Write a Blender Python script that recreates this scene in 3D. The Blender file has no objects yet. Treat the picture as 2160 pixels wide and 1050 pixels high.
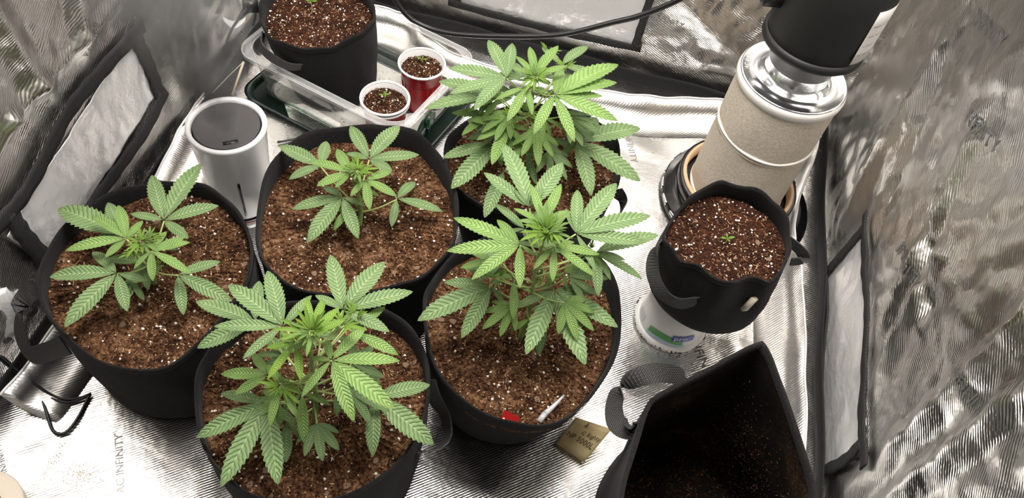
import bpy, math, random
import numpy as np
from mathutils import Vector, Matrix, noise as mn
random.seed(7)
scene = bpy.context.scene
COL = scene.collection
# ------------------------------------------------------------------ camera (solved from the vanishing points)
PX, PY, H = 1080.0, 525.0, 1.22
def _solve(vn, vd):
    vn = np.array(vn, float) - (PX, PY); vd = np.array(vd, float) - (PX, PY)
    f = math.sqrt(-(vn @ vd))
    z = -np.array([*vn, f]); z /= np.linalg.norm(z)
    y = np.array([*vd, f]); y /= np.linalg.norm(y)
    return f, np.array([np.cross(y, z), y, z])
F, R = _solve((830, 1750), (1770, -1630))
cam_d = bpy.data.cameras.new('camera'); cam = bpy.data.objects.new('camera', cam_d); COL.objects.link(cam)
cam_d.sensor_width = 36.0; cam_d.lens = F / 2160 * 36; cam_d.clip_start = 0.02
M4 = Matrix.Identity(4)
for r in range(3):
    M4[r][0] = R[r][0]; M4[r][1] = -R[r][1]; M4[r][2] = -R[r][2]
M4.translation = Vector((0, 0, H))
cam.matrix_world = M4
scene.camera = cam
# ------------------------------------------------------------------ world, grow light, exposure
w = bpy.data.worlds.new('room'); scene.world = w; w.use_nodes = True
w.node_tree.nodes['Background'].inputs[0].default_value = (0.62, 0.58, 0.53, 1)
w.node_tree.nodes['Background'].inputs[1].default_value = 0.40
ld = bpy.data.lights.new('grow_light_offscreen', 'AREA'); ld.shape = 'RECTANGLE'; ld.size = 0.62; ld.size_y = 0.62
ld.energy = 40; ld.color = (1.0, 0.955, 0.90)
lo = bpy.data.objects.new('grow_light_offscreen', ld); COL.objects.link(lo); lo.location = (-0.12, 0.82, 1.72)
scene.view_settings.view_transform = 'Standard'; scene.view_settings.look = 'None'
scene.view_settings.gamma = 1.0; scene.view_settings.use_curve_mapping = False
scene.view_settings.exposure = -0.1

# ------------------------------------------------------------------ pixel -> point helpers
def ray(px, py): return R @ np.array([px - PX, py - PY, F])
def at(px, py, z=0.0):
    d = ray(px, py); p = d * ((z - H) / d[2]); p[2] += H; return Vector(p)
def atx(px, py, X):
    d = ray(px, py); p = d * (X / d[0]); p[2] += H; return Vector(p)
def aty(px, py, Y):
    d = ray(px, py); p = d * (Y / d[1]); p[2] += H; return Vector(p)

# ------------------------------------------------------------------ materials
MATS = {}
def mat(name, col, rough=0.6, metal=0.0, spec=0.5):
    m = bpy.data.materials.new(name); m.use_nodes = True
    b = m.node_tree.nodes['Principled BSDF']
    b.inputs['Base Color'].default_value = (*col, 1); b.inputs['Roughness'].default_value = rough
    b.inputs['Metallic'].default_value = metal; b.inputs['Specular IOR Level'].default_value = spec
    MATS[name] = m; return m
def N(m, t, **k):
    n = m.node_tree.nodes.new(t)
    for a, v in k.items():
        if a in n.inputs: n.inputs[a].default_value = v
        else: setattr(n, a, v)
    return n
def L(m, a, b): m.node_tree.links.new(a, b)
def bsdf(m): return m.node_tree.nodes['Principled BSDF']
def objco(m): return N(m, 'ShaderNodeTexCoord').outputs['Object']
def ramp(m, src, stops):
    r = N(m, 'ShaderNodeValToRGB'); e = r.color_ramp.elements
    e[0].position, e[0].color = stops[0][0], (*stops[0][1], 1)
    e[1].position, e[1].color = stops[-1][0], (*stops[-1][1], 1)
    for p, c in stops[1:-1]:
        q = e.new(p); q.color = (*c, 1)
    L(m, src, r.inputs[0]); return r.outputs[0]
def tnoise(m, scale, detail=3.0, rough=0.55, co=None):
    n = N(m, 'ShaderNodeTexNoise'); n.inputs['Scale'].default_value = scale
    n.inputs['Detail'].default_value = detail; n.inputs['Roughness'].default_value = rough
    L(m, co or objco(m), n.inputs['Vector']); return n.outputs['Fac']
def wave(m, scale, rot=(0, 0, 0), dist=0.0, co=None):
    mp = N(m, 'ShaderNodeMapping'); mp.inputs['Rotation'].default_value = rot
    L(m, co or objco(m), mp.inputs['Vector'])
    n = N(m, 'ShaderNodeTexWave'); n.inputs['Scale'].default_value = scale; n.inputs['Distortion'].default_value = dist
    L(m, mp.outputs[0], n.inputs['Vector']); return n.outputs['Fac']
def math_(m, op, a, b=None, c=None):
    n = N(m, 'ShaderNodeMath', operation=op)
    for i, v in enumerate((a, b, c)):
        if v is None: continue
        if isinstance(v, (int, float)): n.inputs[i].default_value = v
        else: L(m, v, n.inputs[i])
    return n.outputs[0]
def bump(m, hs, strength=0.4, dist=0.002):
    prev = None
    for h, s, d in hs:
        b = N(m, 'ShaderNodeBump'); b.inputs['Strength'].default_value = s; b.inputs['Distance'].default_value = d
        L(m, h, b.inputs['Height'])
        if prev: L(m, prev, b.inputs['Normal'])
        prev = b.outputs[0]
    L(m, prev, bsdf(m).inputs['Normal'])

def mylar(name, col, rough, rib_rot, crink, rib=0.35):
    m = mat(name, col, rough, 1.0)
    n1 = tnoise(m, 14, 4, 0.6); n2 = tnoise(m, 60, 3, 0.6)
    L(m, math_(m, 'MULTIPLY_ADD', tnoise(m, 9, 2), 0.18, rough - 0.09), bsdf(m).inputs['Roughness'])
    v = N(m, 'ShaderNodeTexVoronoi', feature='SMOOTH_F1'); v.inputs['Scale'].default_value = 13
    mix = N(m, 'ShaderNodeMapping'); mix.inputs['Scale'].default_value = (1, 1, 0.6)
    L(m, objco(m), mix.inputs['Vector']); L(m, mix.outputs[0], v.inputs['Vector'])
    bump(m, [(n1, crink, 0.014), (v.outputs['Distance'], crink * 0.3, 0.006), (n2, crink * 0.5, 0.002), (wave(m, 80, rib_rot), rib, 0.0005)])
    return m
SILVER = (0.74, 0.725, 0.705)
mylar('mylar_wall', SILVER, 0.28, (0, math.radians(60), math.radians(30)), 0.30, 0.45)
mylar('mylar_floor', SILVER, 0.26, (0, 0, math.radians(50)), 0.16, 0.40)
mylar('mylar_flap', (0.94, 0.93, 0.935), 0.34, (0, 0, 0), 0.45, 0.0)
mylar('mylar_lip', SILVER, 0.36, (0, 0, math.radians(45)), 0.12, 0.3)
bsdf(MATS['mylar_flap']).inputs['Metallic'].default_value = 0.5
m = mat('black_cloth', (0.012, 0.012, 0.013), 0.85)
bump(m, [(wave(m, 120, (0, 0, 0.7)), 0.3, 0.0008)])
m = mat('felt', (0.012, 0.0115, 0.011), 1.0, spec=0.12)
L(m, ramp(m, tnoise(m, 420, 4, 0.8), [(0.32, (0.007, 0.007, 0.007)), (0.60, (0.019, 0.018, 0.0175)), (0.80, (0.06, 0.056, 0.052))]), bsdf(m).inputs['Base Color'])
bsdf(m).inputs['Sheen Weight'].default_value = 0.05
bump(m, [(tnoise(m, 900, 3), 0.5, 0.001), (tnoise(m, 60, 3), 0.25, 0.002)])
m = mat('felt_dirty', (0.012, 0.011, 0.010), 1.0, spec=0.1)
f1 = math_(m, 'MULTIPLY', tnoise(m, 230, 5, 0.8), tnoise(m, 9, 3))
L(m, ramp(m, f1, [(0.20, (0.009, 0.008, 0.007)), (0.30, (0.022, 0.015, 0.011)), (0.42, (0.14, 0.075, 0.035))]), bsdf(m).inputs['Base Color'])
bump(m, [(tnoise(m, 700, 3), 0.6, 0.001)])
m = mat('webbing', (0.04, 0.039, 0.038), 0.62)
wv = math_(m, 'MULTIPLY', wave(m, 130, (0.5, 0.3, 0.8)), wave(m, 130, (-0.5, 0.4, -0.8)))
bump(m, [(wv, 0.8, 0.001)])
m = mat('webbing_frame', (0.018, 0.018, 0.018), 0.7)
wv = wave(m, 110, (0.0, 0.7, 0.6))
bump(m, [(wv, 0.7, 0.001)])
m = mat('soil', (0.1, 0.05, 0.025), 0.95, spec=0.2)
L(m, ramp(m, math_(m, 'MULTIPLY_ADD', tnoise(m, 40, 3), 0.35, math_(m, 'MULTIPLY', tnoise(m, 190, 6, 0.75), 0.66)), [(0.38, (0.012, 0.005, 0.0025)), (0.47, (0.075, 0.031, 0.014)), (0.54, (0.18, 0.084, 0.039)), (0.63, (0.40, 0.23, 0.125))]), bsdf(m).inputs['Base Color'])
bump(m, [(tnoise(m, 260, 5, 0.8), 1.0, 0.004)])
m = mat('soil_dark', (0.06, 0.03, 0.015), 0.95, spec=0.25)
L(m, ramp(m, math_(m, 'MULTIPLY_ADD', tnoise(m, 40, 3), 0.35, math_(m, 'MULTIPLY', tnoise(m, 190, 6, 0.75), 0.66)), [(0.32, (0.010, 0.005, 0.003)), (0.46, (0.045, 0.016, 0.008)), (0.58, (0.105, 0.036, 0.016)), (0.74, (0.20, 0.075, 0.035))]), bsdf(m).inputs['Base Color'])
bump(m, [(tnoise(m, 260, 5, 0.8), 1.0, 0.004)])
m = mat('fibre', (0.34, 0.19, 0.10), 0.9, spec=0.2)
L(m, ramp(m, tnoise(m, 90, 2), [(0.35, (0.20, 0.10, 0.05)), (0.65, (0.48, 0.30, 0.17))]), bsdf(m).inputs['Base Color'])
m = mat('perlite', (0.80, 0.74, 0.66), 0.8)
bump(m, [(tnoise(m, 700, 2), 0.5, 0.001)])
m = mat('bark', (0.12, 0.07, 0.045), 0.85)
L(m, ramp(m, tnoise(m, 60, 4), [(0.35, (0.07, 0.038, 0.022)), (0.65, (0.27, 0.17, 0.11))]), bsdf(m).inputs['Base Color'])

def leafmat(name, c_edge, c_mid, c_vein, corr):
    m = mat(name, c_mid, 0.48, spec=0.35)
    uv = N(m, 'ShaderNodeUVMap'); s = N(m, 'ShaderNodeSeparateXYZ'); L(m, uv.outputs[0], s.inputs[0])
    av = math_(m, 'ABSOLUTE', math_(m, 'MULTIPLY_ADD', s.outputs['Y'], 2.0, -1.0))
    ph = math_(m, 'FRACT', math_(m, 'MULTIPLY', math_(m, 'MULTIPLY_ADD', av, -0.13, s.outputs['X']), 14.0))
    tri = math_(m, 'ABSOLUTE', math_(m, 'MULTIPLY_ADD', ph, 2.0, -1.0))      # 1 at a side vein
    mid = math_(m, 'LESS_THAN', av, 0.055)
    base = ramp(m, tnoise(m, 35, 3), [(0.3, c_edge), (0.7, c_mid)])
    m2 = N(m, 'ShaderNodeMix', data_type='RGBA'); L(m, math_(m, 'MULTIPLY', mid, 0.75), m2.inputs['Factor'])
    L(m, base, m2.inputs['A']); m2.inputs['B'].default_value = (*c_vein, 1)
    L(m, m2.outputs['Result'], bsdf(m).inputs['Base Color'])
    hgt = math_(m, 'SUBTRACT', 1.0, math_(m, 'POWER', tri, 3.0))
    bump(m, [(hgt, 0.8, 0.0016), (tnoise(m, 500, 2), 0.15, 0.0006)])
    out = m.node_tree.nodes['Material Output']
    tr = N(m, 'ShaderNodeBsdfTranslucent'); L(m, m2.outputs['Result'], tr.inputs['Color'])
    ms = N(m, 'ShaderNodeMixShader'); ms.inputs[0].default_value = 0.22
    L(m, bsdf(m).outputs[0], ms.inputs[1]); L(m, tr.outputs[0], ms.inputs[2]); L(m, ms.outputs[0], out.inputs['Surface'])
leafmat('leaf_old', (0.180, 0.285, 0.118), (0.240, 0.358, 0.150), (0.40, 0.52, 0.25), 0.35)
leafmat('leaf_mid', (0.200, 0.335, 0.092), (0.265, 0.415, 0.124), (0.35, 0.51, 0.16), 0.50)
leafmat('leaf_young', (0.195, 0.355, 0.050), (0.270, 0.450, 0.078), (0.42, 0.56, 0.10), 0.60)
mat('petiole', (0.34, 0.42, 0.14), 0.5); mat('stem', (0.25, 0.36, 0.12), 0.55)
m = mat('seed_stem', (0.42, 0.36, 0.16), 0.5)
mat('white_plastic', (0.82, 0.81, 0.82), 0.28)
mat('cup_white', (0.86, 0.85, 0.85), 0.35); mat('cup_red', (0.42, 0.006, 0.012), 0.22)
mat('lid_grey', (0.036, 0.033, 0.035), 0.45); mat('slot_black', (0.005, 0.005, 0.005), 0.25)
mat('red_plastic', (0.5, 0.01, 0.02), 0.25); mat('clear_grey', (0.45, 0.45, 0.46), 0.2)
m = mat('filter_felt', (0.60, 0.53, 0.44), 0.95, spec=0.2)
L(m, ramp(m, tnoise(m, 240, 4, 0.7), [(0.3, (0.47, 0.40, 0.32)), (0.6, (0.64, 0.57, 0.48))]), bsdf(m).inputs['Base Color'])
bump(m, [(tnoise(m, 330, 4, 0.7), 0.6, 0.0016), (tnoise(m, 16, 2), 0.25, 0.008)])
mat('elastic', (0.80, 0.77, 0.73), 0.6); mat('aluminium', (0.86, 0.87, 0.89), 0.17, 1.0)
mat('fan_black', (0.010, 0.010, 0.010), 0.55)
m = MATS['fan_black']; bump(m, [(tnoise(m, 800, 2), 0.2, 0.0006)])
mat('rubber_grey', (0.10, 0.098, 0.092), 0.5)
mat('gloss_black', (0.008, 0.008, 0.009), 0.18); mat('chrome', (0.8, 0.8, 0.8), 0.15, 1.0)
mat('hoop_wood', (0.62, 0.42, 0.25), 0.6); mat('sleeve_grey', (0.40, 0.40, 0.40), 0.45, 0.5)
mat('cable', (0.010, 0.010, 0.011), 0.38); mat('label_paper', (0.62, 0.57, 0.42), 0.7); mat('label_white', (0.78, 0.75, 0.72), 0.6)
m = mat('tag_paper', (0.50, 0.39, 0.18), 0.6)
L(m, ramp(m, tnoise(m, 30, 4), [(0.3, (0.40, 0.28, 0.12)), (0.65, (0.58, 0.47, 0.24))]), bsdf(m).inputs['Base Color'])
mat('ink', (0.03, 0.02, 0.015), 0.7); mat('print_grey', (0.10, 0.10, 0.10), 0.5); mat('print_light', (0.75, 0.75, 0.75), 0.4)
mat('print_mid', (0.30, 0.29, 0.28), 0.5)
mat('green_band', (0.10, 0.36, 0.08), 0.4); mat('blue_band', (0.05, 0.09, 0.42), 0.4); mat('pale_blue', (0.45, 0.58, 0.75), 0.4)
m = mat('tub_white', (0.80, 0.79, 0.77), 0.4)
mat('dirt', (0.05, 0.022, 0.010), 0.95)
m = mat('liner_white', (0.70, 0.66, 0.62), 0.5)
L(m, ramp(m, tnoise(m, 130, 4, 0.7), [(0.30, (0.25, 0.15, 0.10)), (0.42, (0.66, 0.61, 0.57)), (0.7, (0.76, 0.73, 0.70))]), bsdf(m).inputs['Base Color'])
mat('tray_green', (0.010, 0.022, 0.017), 0.25); mat('vent_green', (0.012, 0.06, 0.032), 0.3); mat('red_tag', (0.30, 0.008, 0.008), 0.35)
mat('stick_wood', (0.72, 0.62, 0.42), 0.6); mat('string', (0.75, 0.70, 0.60), 0.8); mat('spill', (0.72, 0.63, 0.52), 0.9)
mat('beige_tub', (0.62, 0.55, 0.45), 0.6); mat('brown_edge', (0.28, 0.13, 0.04), 0.6)
def clear(name, tint, facing, rough=0.06):
    m = bpy.data.materials.new(name); m.use_nodes = True; nt = m.node_tree
    nt.nodes.remove(nt.nodes['Principled BSDF'])
    t = nt.nodes.new('ShaderNodeBsdfTransparent'); t.inputs[0].default_value = (*tint, 1)
    g = nt.nodes.new('ShaderNodeBsdfGlossy'); g.inputs['Roughness'].default_value = rough
    d = nt.nodes.new('ShaderNodeBsdfDiffuse'); d.inputs[0].default_value = (0.8, 0.8, 0.8, 1)
    lw = nt.nodes.new('ShaderNodeLayerWeight'); lw.inputs[0].default_value = 0.5
    pw = nt.nodes.new('ShaderNodeMath'); pw.operation = 'POWER'; pw.inputs[1].default_value = 3.0; nt.links.new(lw.outputs['Facing'], pw.inputs[0])
    fr = nt.nodes.new('ShaderNodeMath'); fr.operation = 'MULTIPLY_ADD'; fr.inputs[1].default_value = 0.6; fr.inputs[2].default_value = 0.07; nt.links.new(pw.outputs[0], fr.inputs[0])
    a = nt.nodes.new('ShaderNodeMixShader'); a.inputs[0].default_value = facing
    b = nt.nodes.new('ShaderNodeMixShader')
    nt.links.new(t.outputs[0], a.inputs[1]); nt.links.new(d.outputs[0], a.inputs[2])
    nt.links.new(fr.outputs[0], b.inputs[0]); nt.links.new(a.outputs[0], b.inputs[1]); nt.links.new(g.outputs[0], b.inputs[2])
    nt.links.new(b.outputs[0], nt.nodes['Material Output'].inputs['Surface'])
    MATS[name] = m
clear('clear_plastic', (0.93, 0.95, 0.94), 0.07); clear('clear_rim', (0.95, 0.96, 0.96), 0.30); clear('green_edge', (0.45, 0.68, 0.58), 0.05)
clear('tube_plastic', (0.9, 0.93, 0.97), 0.45)

# ------------------------------------------------------------------ object helpers
ORG = {}
def thing(name, loc, label, cat, group=None):
    o = bpy.data.objects.new(name, None); COL.objects.link(o); o.location = loc; o.empty_display_size = 0.02
    ORG[o.name] = Vector(loc); o['label'] = label; o['category'] = cat
    if group: o['group'] = group
    return o
def tag(o, label, cat, group=None, kind=None):
    o['label'] = label; o['category'] = cat
    if group: o['group'] = group
    if kind: o['kind'] = kind
    return o
def obj(name, vf, material, parent=None, smooth=True, solid=0.0, uv=None, offset=0.0, label=None):
    v, f = vf
    o0 = ORG[parent.name] if parent else Vector((0, 0, 0))
    me = bpy.data.meshes.new(name)
    me.from_pydata([(p[0] - o0[0], p[1] - o0[1], p[2] - o0[2]) for p in v], [], f)
    me.materials.append(MATS[material])
    if smooth: me.polygons.foreach_set('use_smooth', [True] * len(me.polygons))
    if uv:
        l = me.uv_layers.new(name='UVMap')
        for lp in me.loops: l.data[lp.index].uv = uv[lp.vertex_index]
    me.update()
    o = bpy.data.objects.new(name, me); COL.objects.link(o)
    if parent: o.parent = parent
    ORG[o.name] = o0
    if solid:
        s = o.modifiers.new('thickness', 'SOLIDIFY'); s.thickness = solid; s.offset = offset
    if label: o['label'] = label
    return o
def struct(o):
    o['kind'] = 'structure'; return o
def merge(*vfs):
    V, Fc = [], []
    for v, f in vfs:
        n = len(V); V += list(v); Fc += [tuple(i + n for i in q) for q in f]
    return V, Fc
def grid(fn, us, vs, close_u=False):
    V = [fn(u, v) for v in vs for u in us]; nu = len(us); Fc = []
    for j in range(len(vs) - 1):
        for i in range(nu if close_u else nu - 1):
            a = j * nu + i; b = j * nu + (i + 1) % nu
            Fc.append((a, b, b + nu, a + nu))
    return V, Fc
def lin(a, b, n): return [a + (b - a) * i / n for i in range(n + 1)]
def lathe(c, prof, n=48, cap_bottom=False, cap_top=False, axis=None):
    c = Vector(c); V, Fc = [], []
    for r, z in prof:
        for i in range(n):
            a = 2 * math.pi * i / n; p = Vector((r * math.cos(a), r * math.sin(a), z))
            V.append(c + (axis @ p if axis else p))
    for j in range(len(prof) - 1):
        for i in range(n):
            a = j * n + i; b = j * n + (i + 1) % n; Fc.append((a, b, b + n, a + n))
    if cap_bottom: Fc.append(tuple(reversed(range(n))))
    if cap_top: Fc.append(tuple((len(prof) - 1) * n + i for i in range(n)))
    return V, Fc
def catmull(pts, n, closed=False):
    pts = [Vector(p) for p in pts]; out = []; m = len(pts)
    segs = m if closed else m - 1
    for i in range(segs):
        if closed: p0, p1, p2, p3 = (pts[(i + k) % m] for k in (-1, 0, 1, 2))
        else:
            p1, p2 = pts[i], pts[i + 1]
            p0 = pts[i - 1] if i else p1 * 2 - p2
            p3 = pts[i + 2] if i + 2 < m else p2 * 2 - p1
        for k in range(n):
            t = k / n
            out.append(0.5 * ((2 * p1) + (p2 - p0) * t + (2 * p0 - 5 * p1 + 4 * p2 - p3) * t * t + (3 * p1 - p0 - 3 * p2 + p3) * t ** 3))
    if not closed: out.append(pts[-1])
    return out
def tube(pts, r, n=8, seg=6, r_end=None, closed=False):
    P = catmull(pts, seg, closed) if seg > 1 else [Vector(p) for p in pts]
    V, Fc = [], []; m = len(P); up = Vector((0.13, 0.21, 0.97)); prev = None
    for i, p in enumerate(P):
        if closed: t = P[(i + 1) % m] - P[i - 1]
        else: t = P[min(i + 1, m - 1)] - P[max(i - 1, 0)]
        if t.length < 1e-9: t = Vector((0, 0, 1))
        t.normalize()
        s = prev - t * prev.dot(t) if prev is not None else t.cross(up)
        if s.length < 1e-6: s = t.cross(Vector((1, 0, 0)))
        s.normalize(); prev = s; b = t.cross(s)
        rr = r if r_end is None else r + (r_end - r) * i / (m - 1)
        for k in range(n):
            a = 2 * math.pi * k / n; V.append(p + s * (rr * math.cos(a)) + b * (rr * math.sin(a)))
    for i in range(m if closed else m - 1):
        for k in range(n):
            a = i * n + k; b2 = i * n + (k + 1) % n; nx = ((i + 1) % m - i) * n
            Fc.append((a, b2, b2 + nx, a + nx))
    if not closed:
        Fc.append(tuple(reversed(range(n)))); Fc.append(tuple((m - 1) * n + k for k in range(n)))
    return V, Fc
def ribbon(pts, sides, w, t=0.0022, seg=8):
    """flat strap through pts; sides = the width direction at each point"""
    P = catmull(pts, seg); S = catmull(sides, seg); V, Fc = [], []
    m = len(P)
    for i, p in enumerate(P):
        T = (P[min(i + 1, m - 1)] - P[max(i - 1, 0)]).normalized()
        s = S[i] - T * S[i].dot(T); s.normalize(); n = T.cross(s)
        for a, b in ((-1, -1), (1, -1), (1, 1), (-1, 1)): V.append(p + s * (a * w / 2) + n * (b * t / 2))
    for i in range(m - 1):
        for k in range(4):
            a = i * 4 + k; b = i * 4 + (k + 1) % 4; Fc.append((a, b, b + 4, a + 4))
    Fc += [(3, 2, 1, 0), tuple((m - 1) * 4 + k for k in range(4))]
    return V, Fc
def box(c, d, rot=None):
    c = Vector(c); V = []
    for x in (-1, 1):
        for y in (-1, 1):
            for z in (-1, 1):
                p = Vector((x * d[0] / 2, y * d[1] / 2, z * d[2] / 2)); V.append(c + (rot @ p if rot else p))
    return V, [(0, 1, 3, 2), (4, 6, 7, 5), (0, 4, 5, 1), (2, 3, 7, 6), (0, 2, 6, 4), (1, 5, 7, 3)]
def lettering(name, body, fn, width, material, parent=None, align=(0, 0)):
    """flat print: text outline laid on a surface fn(s, t) -> point; s along the line of writing"""
    cu = bpy.data.curves.new(name, 'FONT'); cu.body = body; cu.size = 1.0; cu.resolution_u = 2
    to = bpy.data.objects.new('tmp_text', cu); COL.objects.link(to)
    bpy.context.view_layer.update()
    me = bpy.data.meshes.new_from_object(to)
    bpy.data.objects.remove(to)
    vs = [v.co.copy() for v in me.vertices]; fs = [tuple(p.vertices) for p in me.polygons]
    bpy.data.meshes.remove(me)
    x0 = min(v.x for v in vs); k = width / (max(v.x for v in vs) - x0)
    return obj(name, ([fn((v.x - x0) * k, v.y * k) for v in vs], fs), material, parent, smooth=False)

# ------------------------------------------------------------------ tent shell
XL, XR, YB = -0.775, 0.525, 1.475
def crease(u, v, lines):
    s = 0.0
    for (u0, v0, u1, v1, wd, h) in lines:
        du, dv = u1 - u0, v1 - v0; ll = du * du + dv * dv
        t = max(0, min(1, ((u - u0) * du + (v - v0) * dv) / ll))
        d = math.hypot(u - u0 - t * du, v - v0 - t * dv)
        if d < wd: s += h * (1 - d / wd)
    return s * 0.6
def crinkle(u, v, s, amp):
    a = mn.noise(Vector((u * 2.6, v * 2.6, s))) * 0.012
    q = mn.voronoi(Vector((u * 6.5 + 0.15 * mn.noise(Vector((u * 9, v * 9, s))), v * 5.5, s * 3.1)))[0]
    b = (q[1] - q[0]) * 0.008
    c = (0.5 - abs(mn.noise(Vector((u * 11, v * 8, s + 4))))) * 0.004
    d = mn.noise(Vector((u * 30, v * 26, s + 9))) * 0.0022
    e = mn.voronoi(Vector((u * 17, v * 14, s * 1.7)))[0]
    g = mn.voronoi(Vector((u * 31 + v * 9, v * 24, s * 2.3)))[0]
    return amp * (a + b + c + d + (e[1] - e[0]) * 0.0068 + (g[1] - g[0]) * 0.0028)
CR_R = [(0.60, 0.03, 0.80, 0.40, 0.03, 0.02), (0.56, 0.10, 0.60, 0.55, 0.03, 0.022), (0.66, 0.05, 0.92, 0.50, 0.025, 0.02),
        (0.95, 0.20, 1.25, 0.55, 0.03, -0.02), (0.50, 0.15, 0.52, 0.6, 0.03, 0.02), (1.1, 0.1, 1.2, 0.5, 0.04, 0.02), (0.72, 0.35, 1.0, 0.42, 0.02, -0.014)]
CR_L = [(0.90, 0.36, 0.62, 0.36, 0.02, 0.018), (0.62, 0.36, 0.52, 0.30, 0.02, 0.02), (0.66, 0.62, 0.70, 0.32, 0.03, 0.02), (0.98, 0.38, 0.98, 0.10, 0.025, 0.016), (0.80, 0.34, 0.86, 0.60, 0.03, 0.02)]
CR_B = [(0.10, 0.25, 0.30, 0.12, 0.05, 0.02), (0.2, 0.1, 0.5, 0.16, 0.03, 0.015)]
def base_soft(v): return min(1.0, max(0.12, v / 0.10))
ZONES = {'L': (0.50, 0.93, 0.10, 0.31), 'R': (0.58, 1.07, -0.01, 0.19), 'B': (-0.39, 0.07, 0.07, 0.24)}
def calm(k, u, v):
    """the stitched flaps hold the fabric flat around them"""
    a, b, c, d = ZONES[k]; q = math.hypot(max(a - u, 0, u - b), max(c - v, 0, v - d))
    return 0.22 + 0.78 * min(1, q / 0.07)
def WL(y, z, o=0.0): return Vector((XL + o + base_soft(z) * calm('L', y, z) * (crinkle(y, z, 1.3, 0.9) + crease(y, z, CR_L)), y, z))
def WR(y, z, o=0.0): return Vector((XR - o - base_soft(z) * calm('R', y, z) * (crinkle(y, z, 5.7, 1.0) + crease(y, z, CR_R)), y, z))
def WB(x, z, o=0.0): return Vector((x, YB - o - base_soft(z) * calm('B', x, z) * (crinkle(x, z, 8.2, 0.9) + crease(x, z, CR_B)), z))
zs = lin(-0.01, 0.72, 130) + [0.8, 0.9, 1.0, 1.2, 1.4, 1.7, 1.95]
wl = struct(obj('wall_left', grid(lambda u, v: WL(u, v), lin(0.12, YB + 0.02, 230), zs), 'mylar_wall', solid=0.002))
wr = struct(obj('wall_right', grid(lambda u, v: WR(u, v), lin(0.12, YB + 0.02, 230), zs), 'mylar_wall', solid=0.002))
wb = struct(obj('wall_back', grid(lambda u, v: WB(u, v), lin(XL - 0.02, XR + 0.02, 220), zs), 'mylar_wall', solid=0.002))
struct(obj('ceiling', grid(lambda u, v: Vector((u, v, 1.95)), lin(XL, XR, 4), lin(0.12, YB, 4)), 'mylar_wall', solid=0.002))
CR_F = [(-0.62, 0.42, -0.69, 0.30, 0.012, 0.004), (-0.33, 0.12, -0.43, 0.35, 0.02, 0.004), (0.0, 1.30, 0.35, 1.20, 0.03, 0.006), (0.34, 1.0, 0.40, 0.6, 0.03, 0.008), (0.30, 0.85, 0.45, 0.80, 0.02, 0.005)]
def FZ(x, y):
    z = mn.noise(Vector((x * 4, y * 4, 2.2))) * 0.0062 + mn.noise(Vector((x * 13, y * 13, 7))) * 0.0022 - 0.0015
    z += crease(x, y, CR_F); return 0.0045 * math.tanh(z / 0.0045)
def FL(x, y, o=0.0): return Vector((x, y, FZ(x, y) + o))
fl = struct(obj('floor', grid(lambda u, v: FL(u, v), lin(XL - 0.01, XR + 0.01, 120), lin(0.02, YB + 0.01, 130)), 'mylar_floor', solid=0.002))
# dark hem along the foot of each wall
struct(obj('baseboard_back', grid(lambda u, v: Vector((u, YB - 0.012 - 0.004 * math.sin(u * 23) - 0.2 * v, v)), lin(XL + 0.02, XR - 0.02, 60), lin(-0.002, 0.045, 4)), 'black_cloth', solid=0.002))
struct(obj('baseboard_left', grid(lambda u, v: Vector((XL + 0.010 + 0.003 * math.sin(u * 19) + 0.2 * v, u, v)), lin(0.15, YB - 0.03, 60), lin(-0.002, 0.05, 4)), 'black_cloth', solid=0.002))
struct(obj('baseboard_right', grid(lambda u, v: Vector((XR - 0.010 - 0.003 * math.sin(u * 17) - 0.15 * v, u, v)), lin(0.15, YB - 0.03, 60), lin(-0.002, 0.05, 4)), 'black_cloth', solid=0.002))
# waterproof floor tray: turned-up lip with piping along its top edge
def lip(name, path, inward, hgt):
    P = catmull([Vector((*p, 0)) for p in path], 10); m = len(P)
    prof = [(0.075, 0.001), (0.045, 0.006), (0.024, 0.011), (0.012, 0.45), (0.0, 1.0)]
    V, Fc = [], []
    for i, p in enumerate(P):
        wob = 1 + 0.18 * mn.noise(Vector((i * 0.21, 3.1, inward[0])))
        for d, z in prof:
            zz = z if z < 0.02 else z * hgt * wob
            V.append((p.x + inward[0] * d, p.y + inward[1] * d, zz))
    k = len(prof)
    for i in range(m - 1):
        for j in range(k - 1): Fc.append((i * k + j, (i + 1) * k + j, (i + 1) * k + j + 1, i * k + j + 1))
    o = struct(obj(name, (V, Fc), 'mylar_lip', solid=0.0015))
    top = [V[i * k + k - 1] for i in range(m)]
    obj('piping', tube([Vector(t) for t in top], 0.0022, 6, 1), 'print_light', o)
    return o
lip('trim_1', [at(430, 195, .05).xy, at(385, 262, .05).xy, at(330, 365, .05).xy, at(200, 560, .05).xy, at(112, 690, .05).xy, at(2, 835, .05).xy], (1, 0), 0.05)
lip('trim_2', [at(775, 8, .05).xy, at(858, 30, .05).xy, at(895, 75, .05).xy, at(1000, 128, .05).xy, at(1120, 160, .05).xy, at(1260, 186, .05).xy, at(1380, 205, .05).xy, at(1500, 208, .05).xy, at(1600, 220, .05).xy], (0, -1), 0.05)
lip('trim_3', [at(1732, 250, .05).xy, at(1722, 320, .05).xy, at(1692, 400, .05).xy, at(1676, 480, .05).xy, at(1688, 560, .05).xy, at(1698, 700, .05).xy, at(1700, 900, .05).xy, at(1690, 1060, .05).xy], (-1, 0), 0.05)

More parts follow.
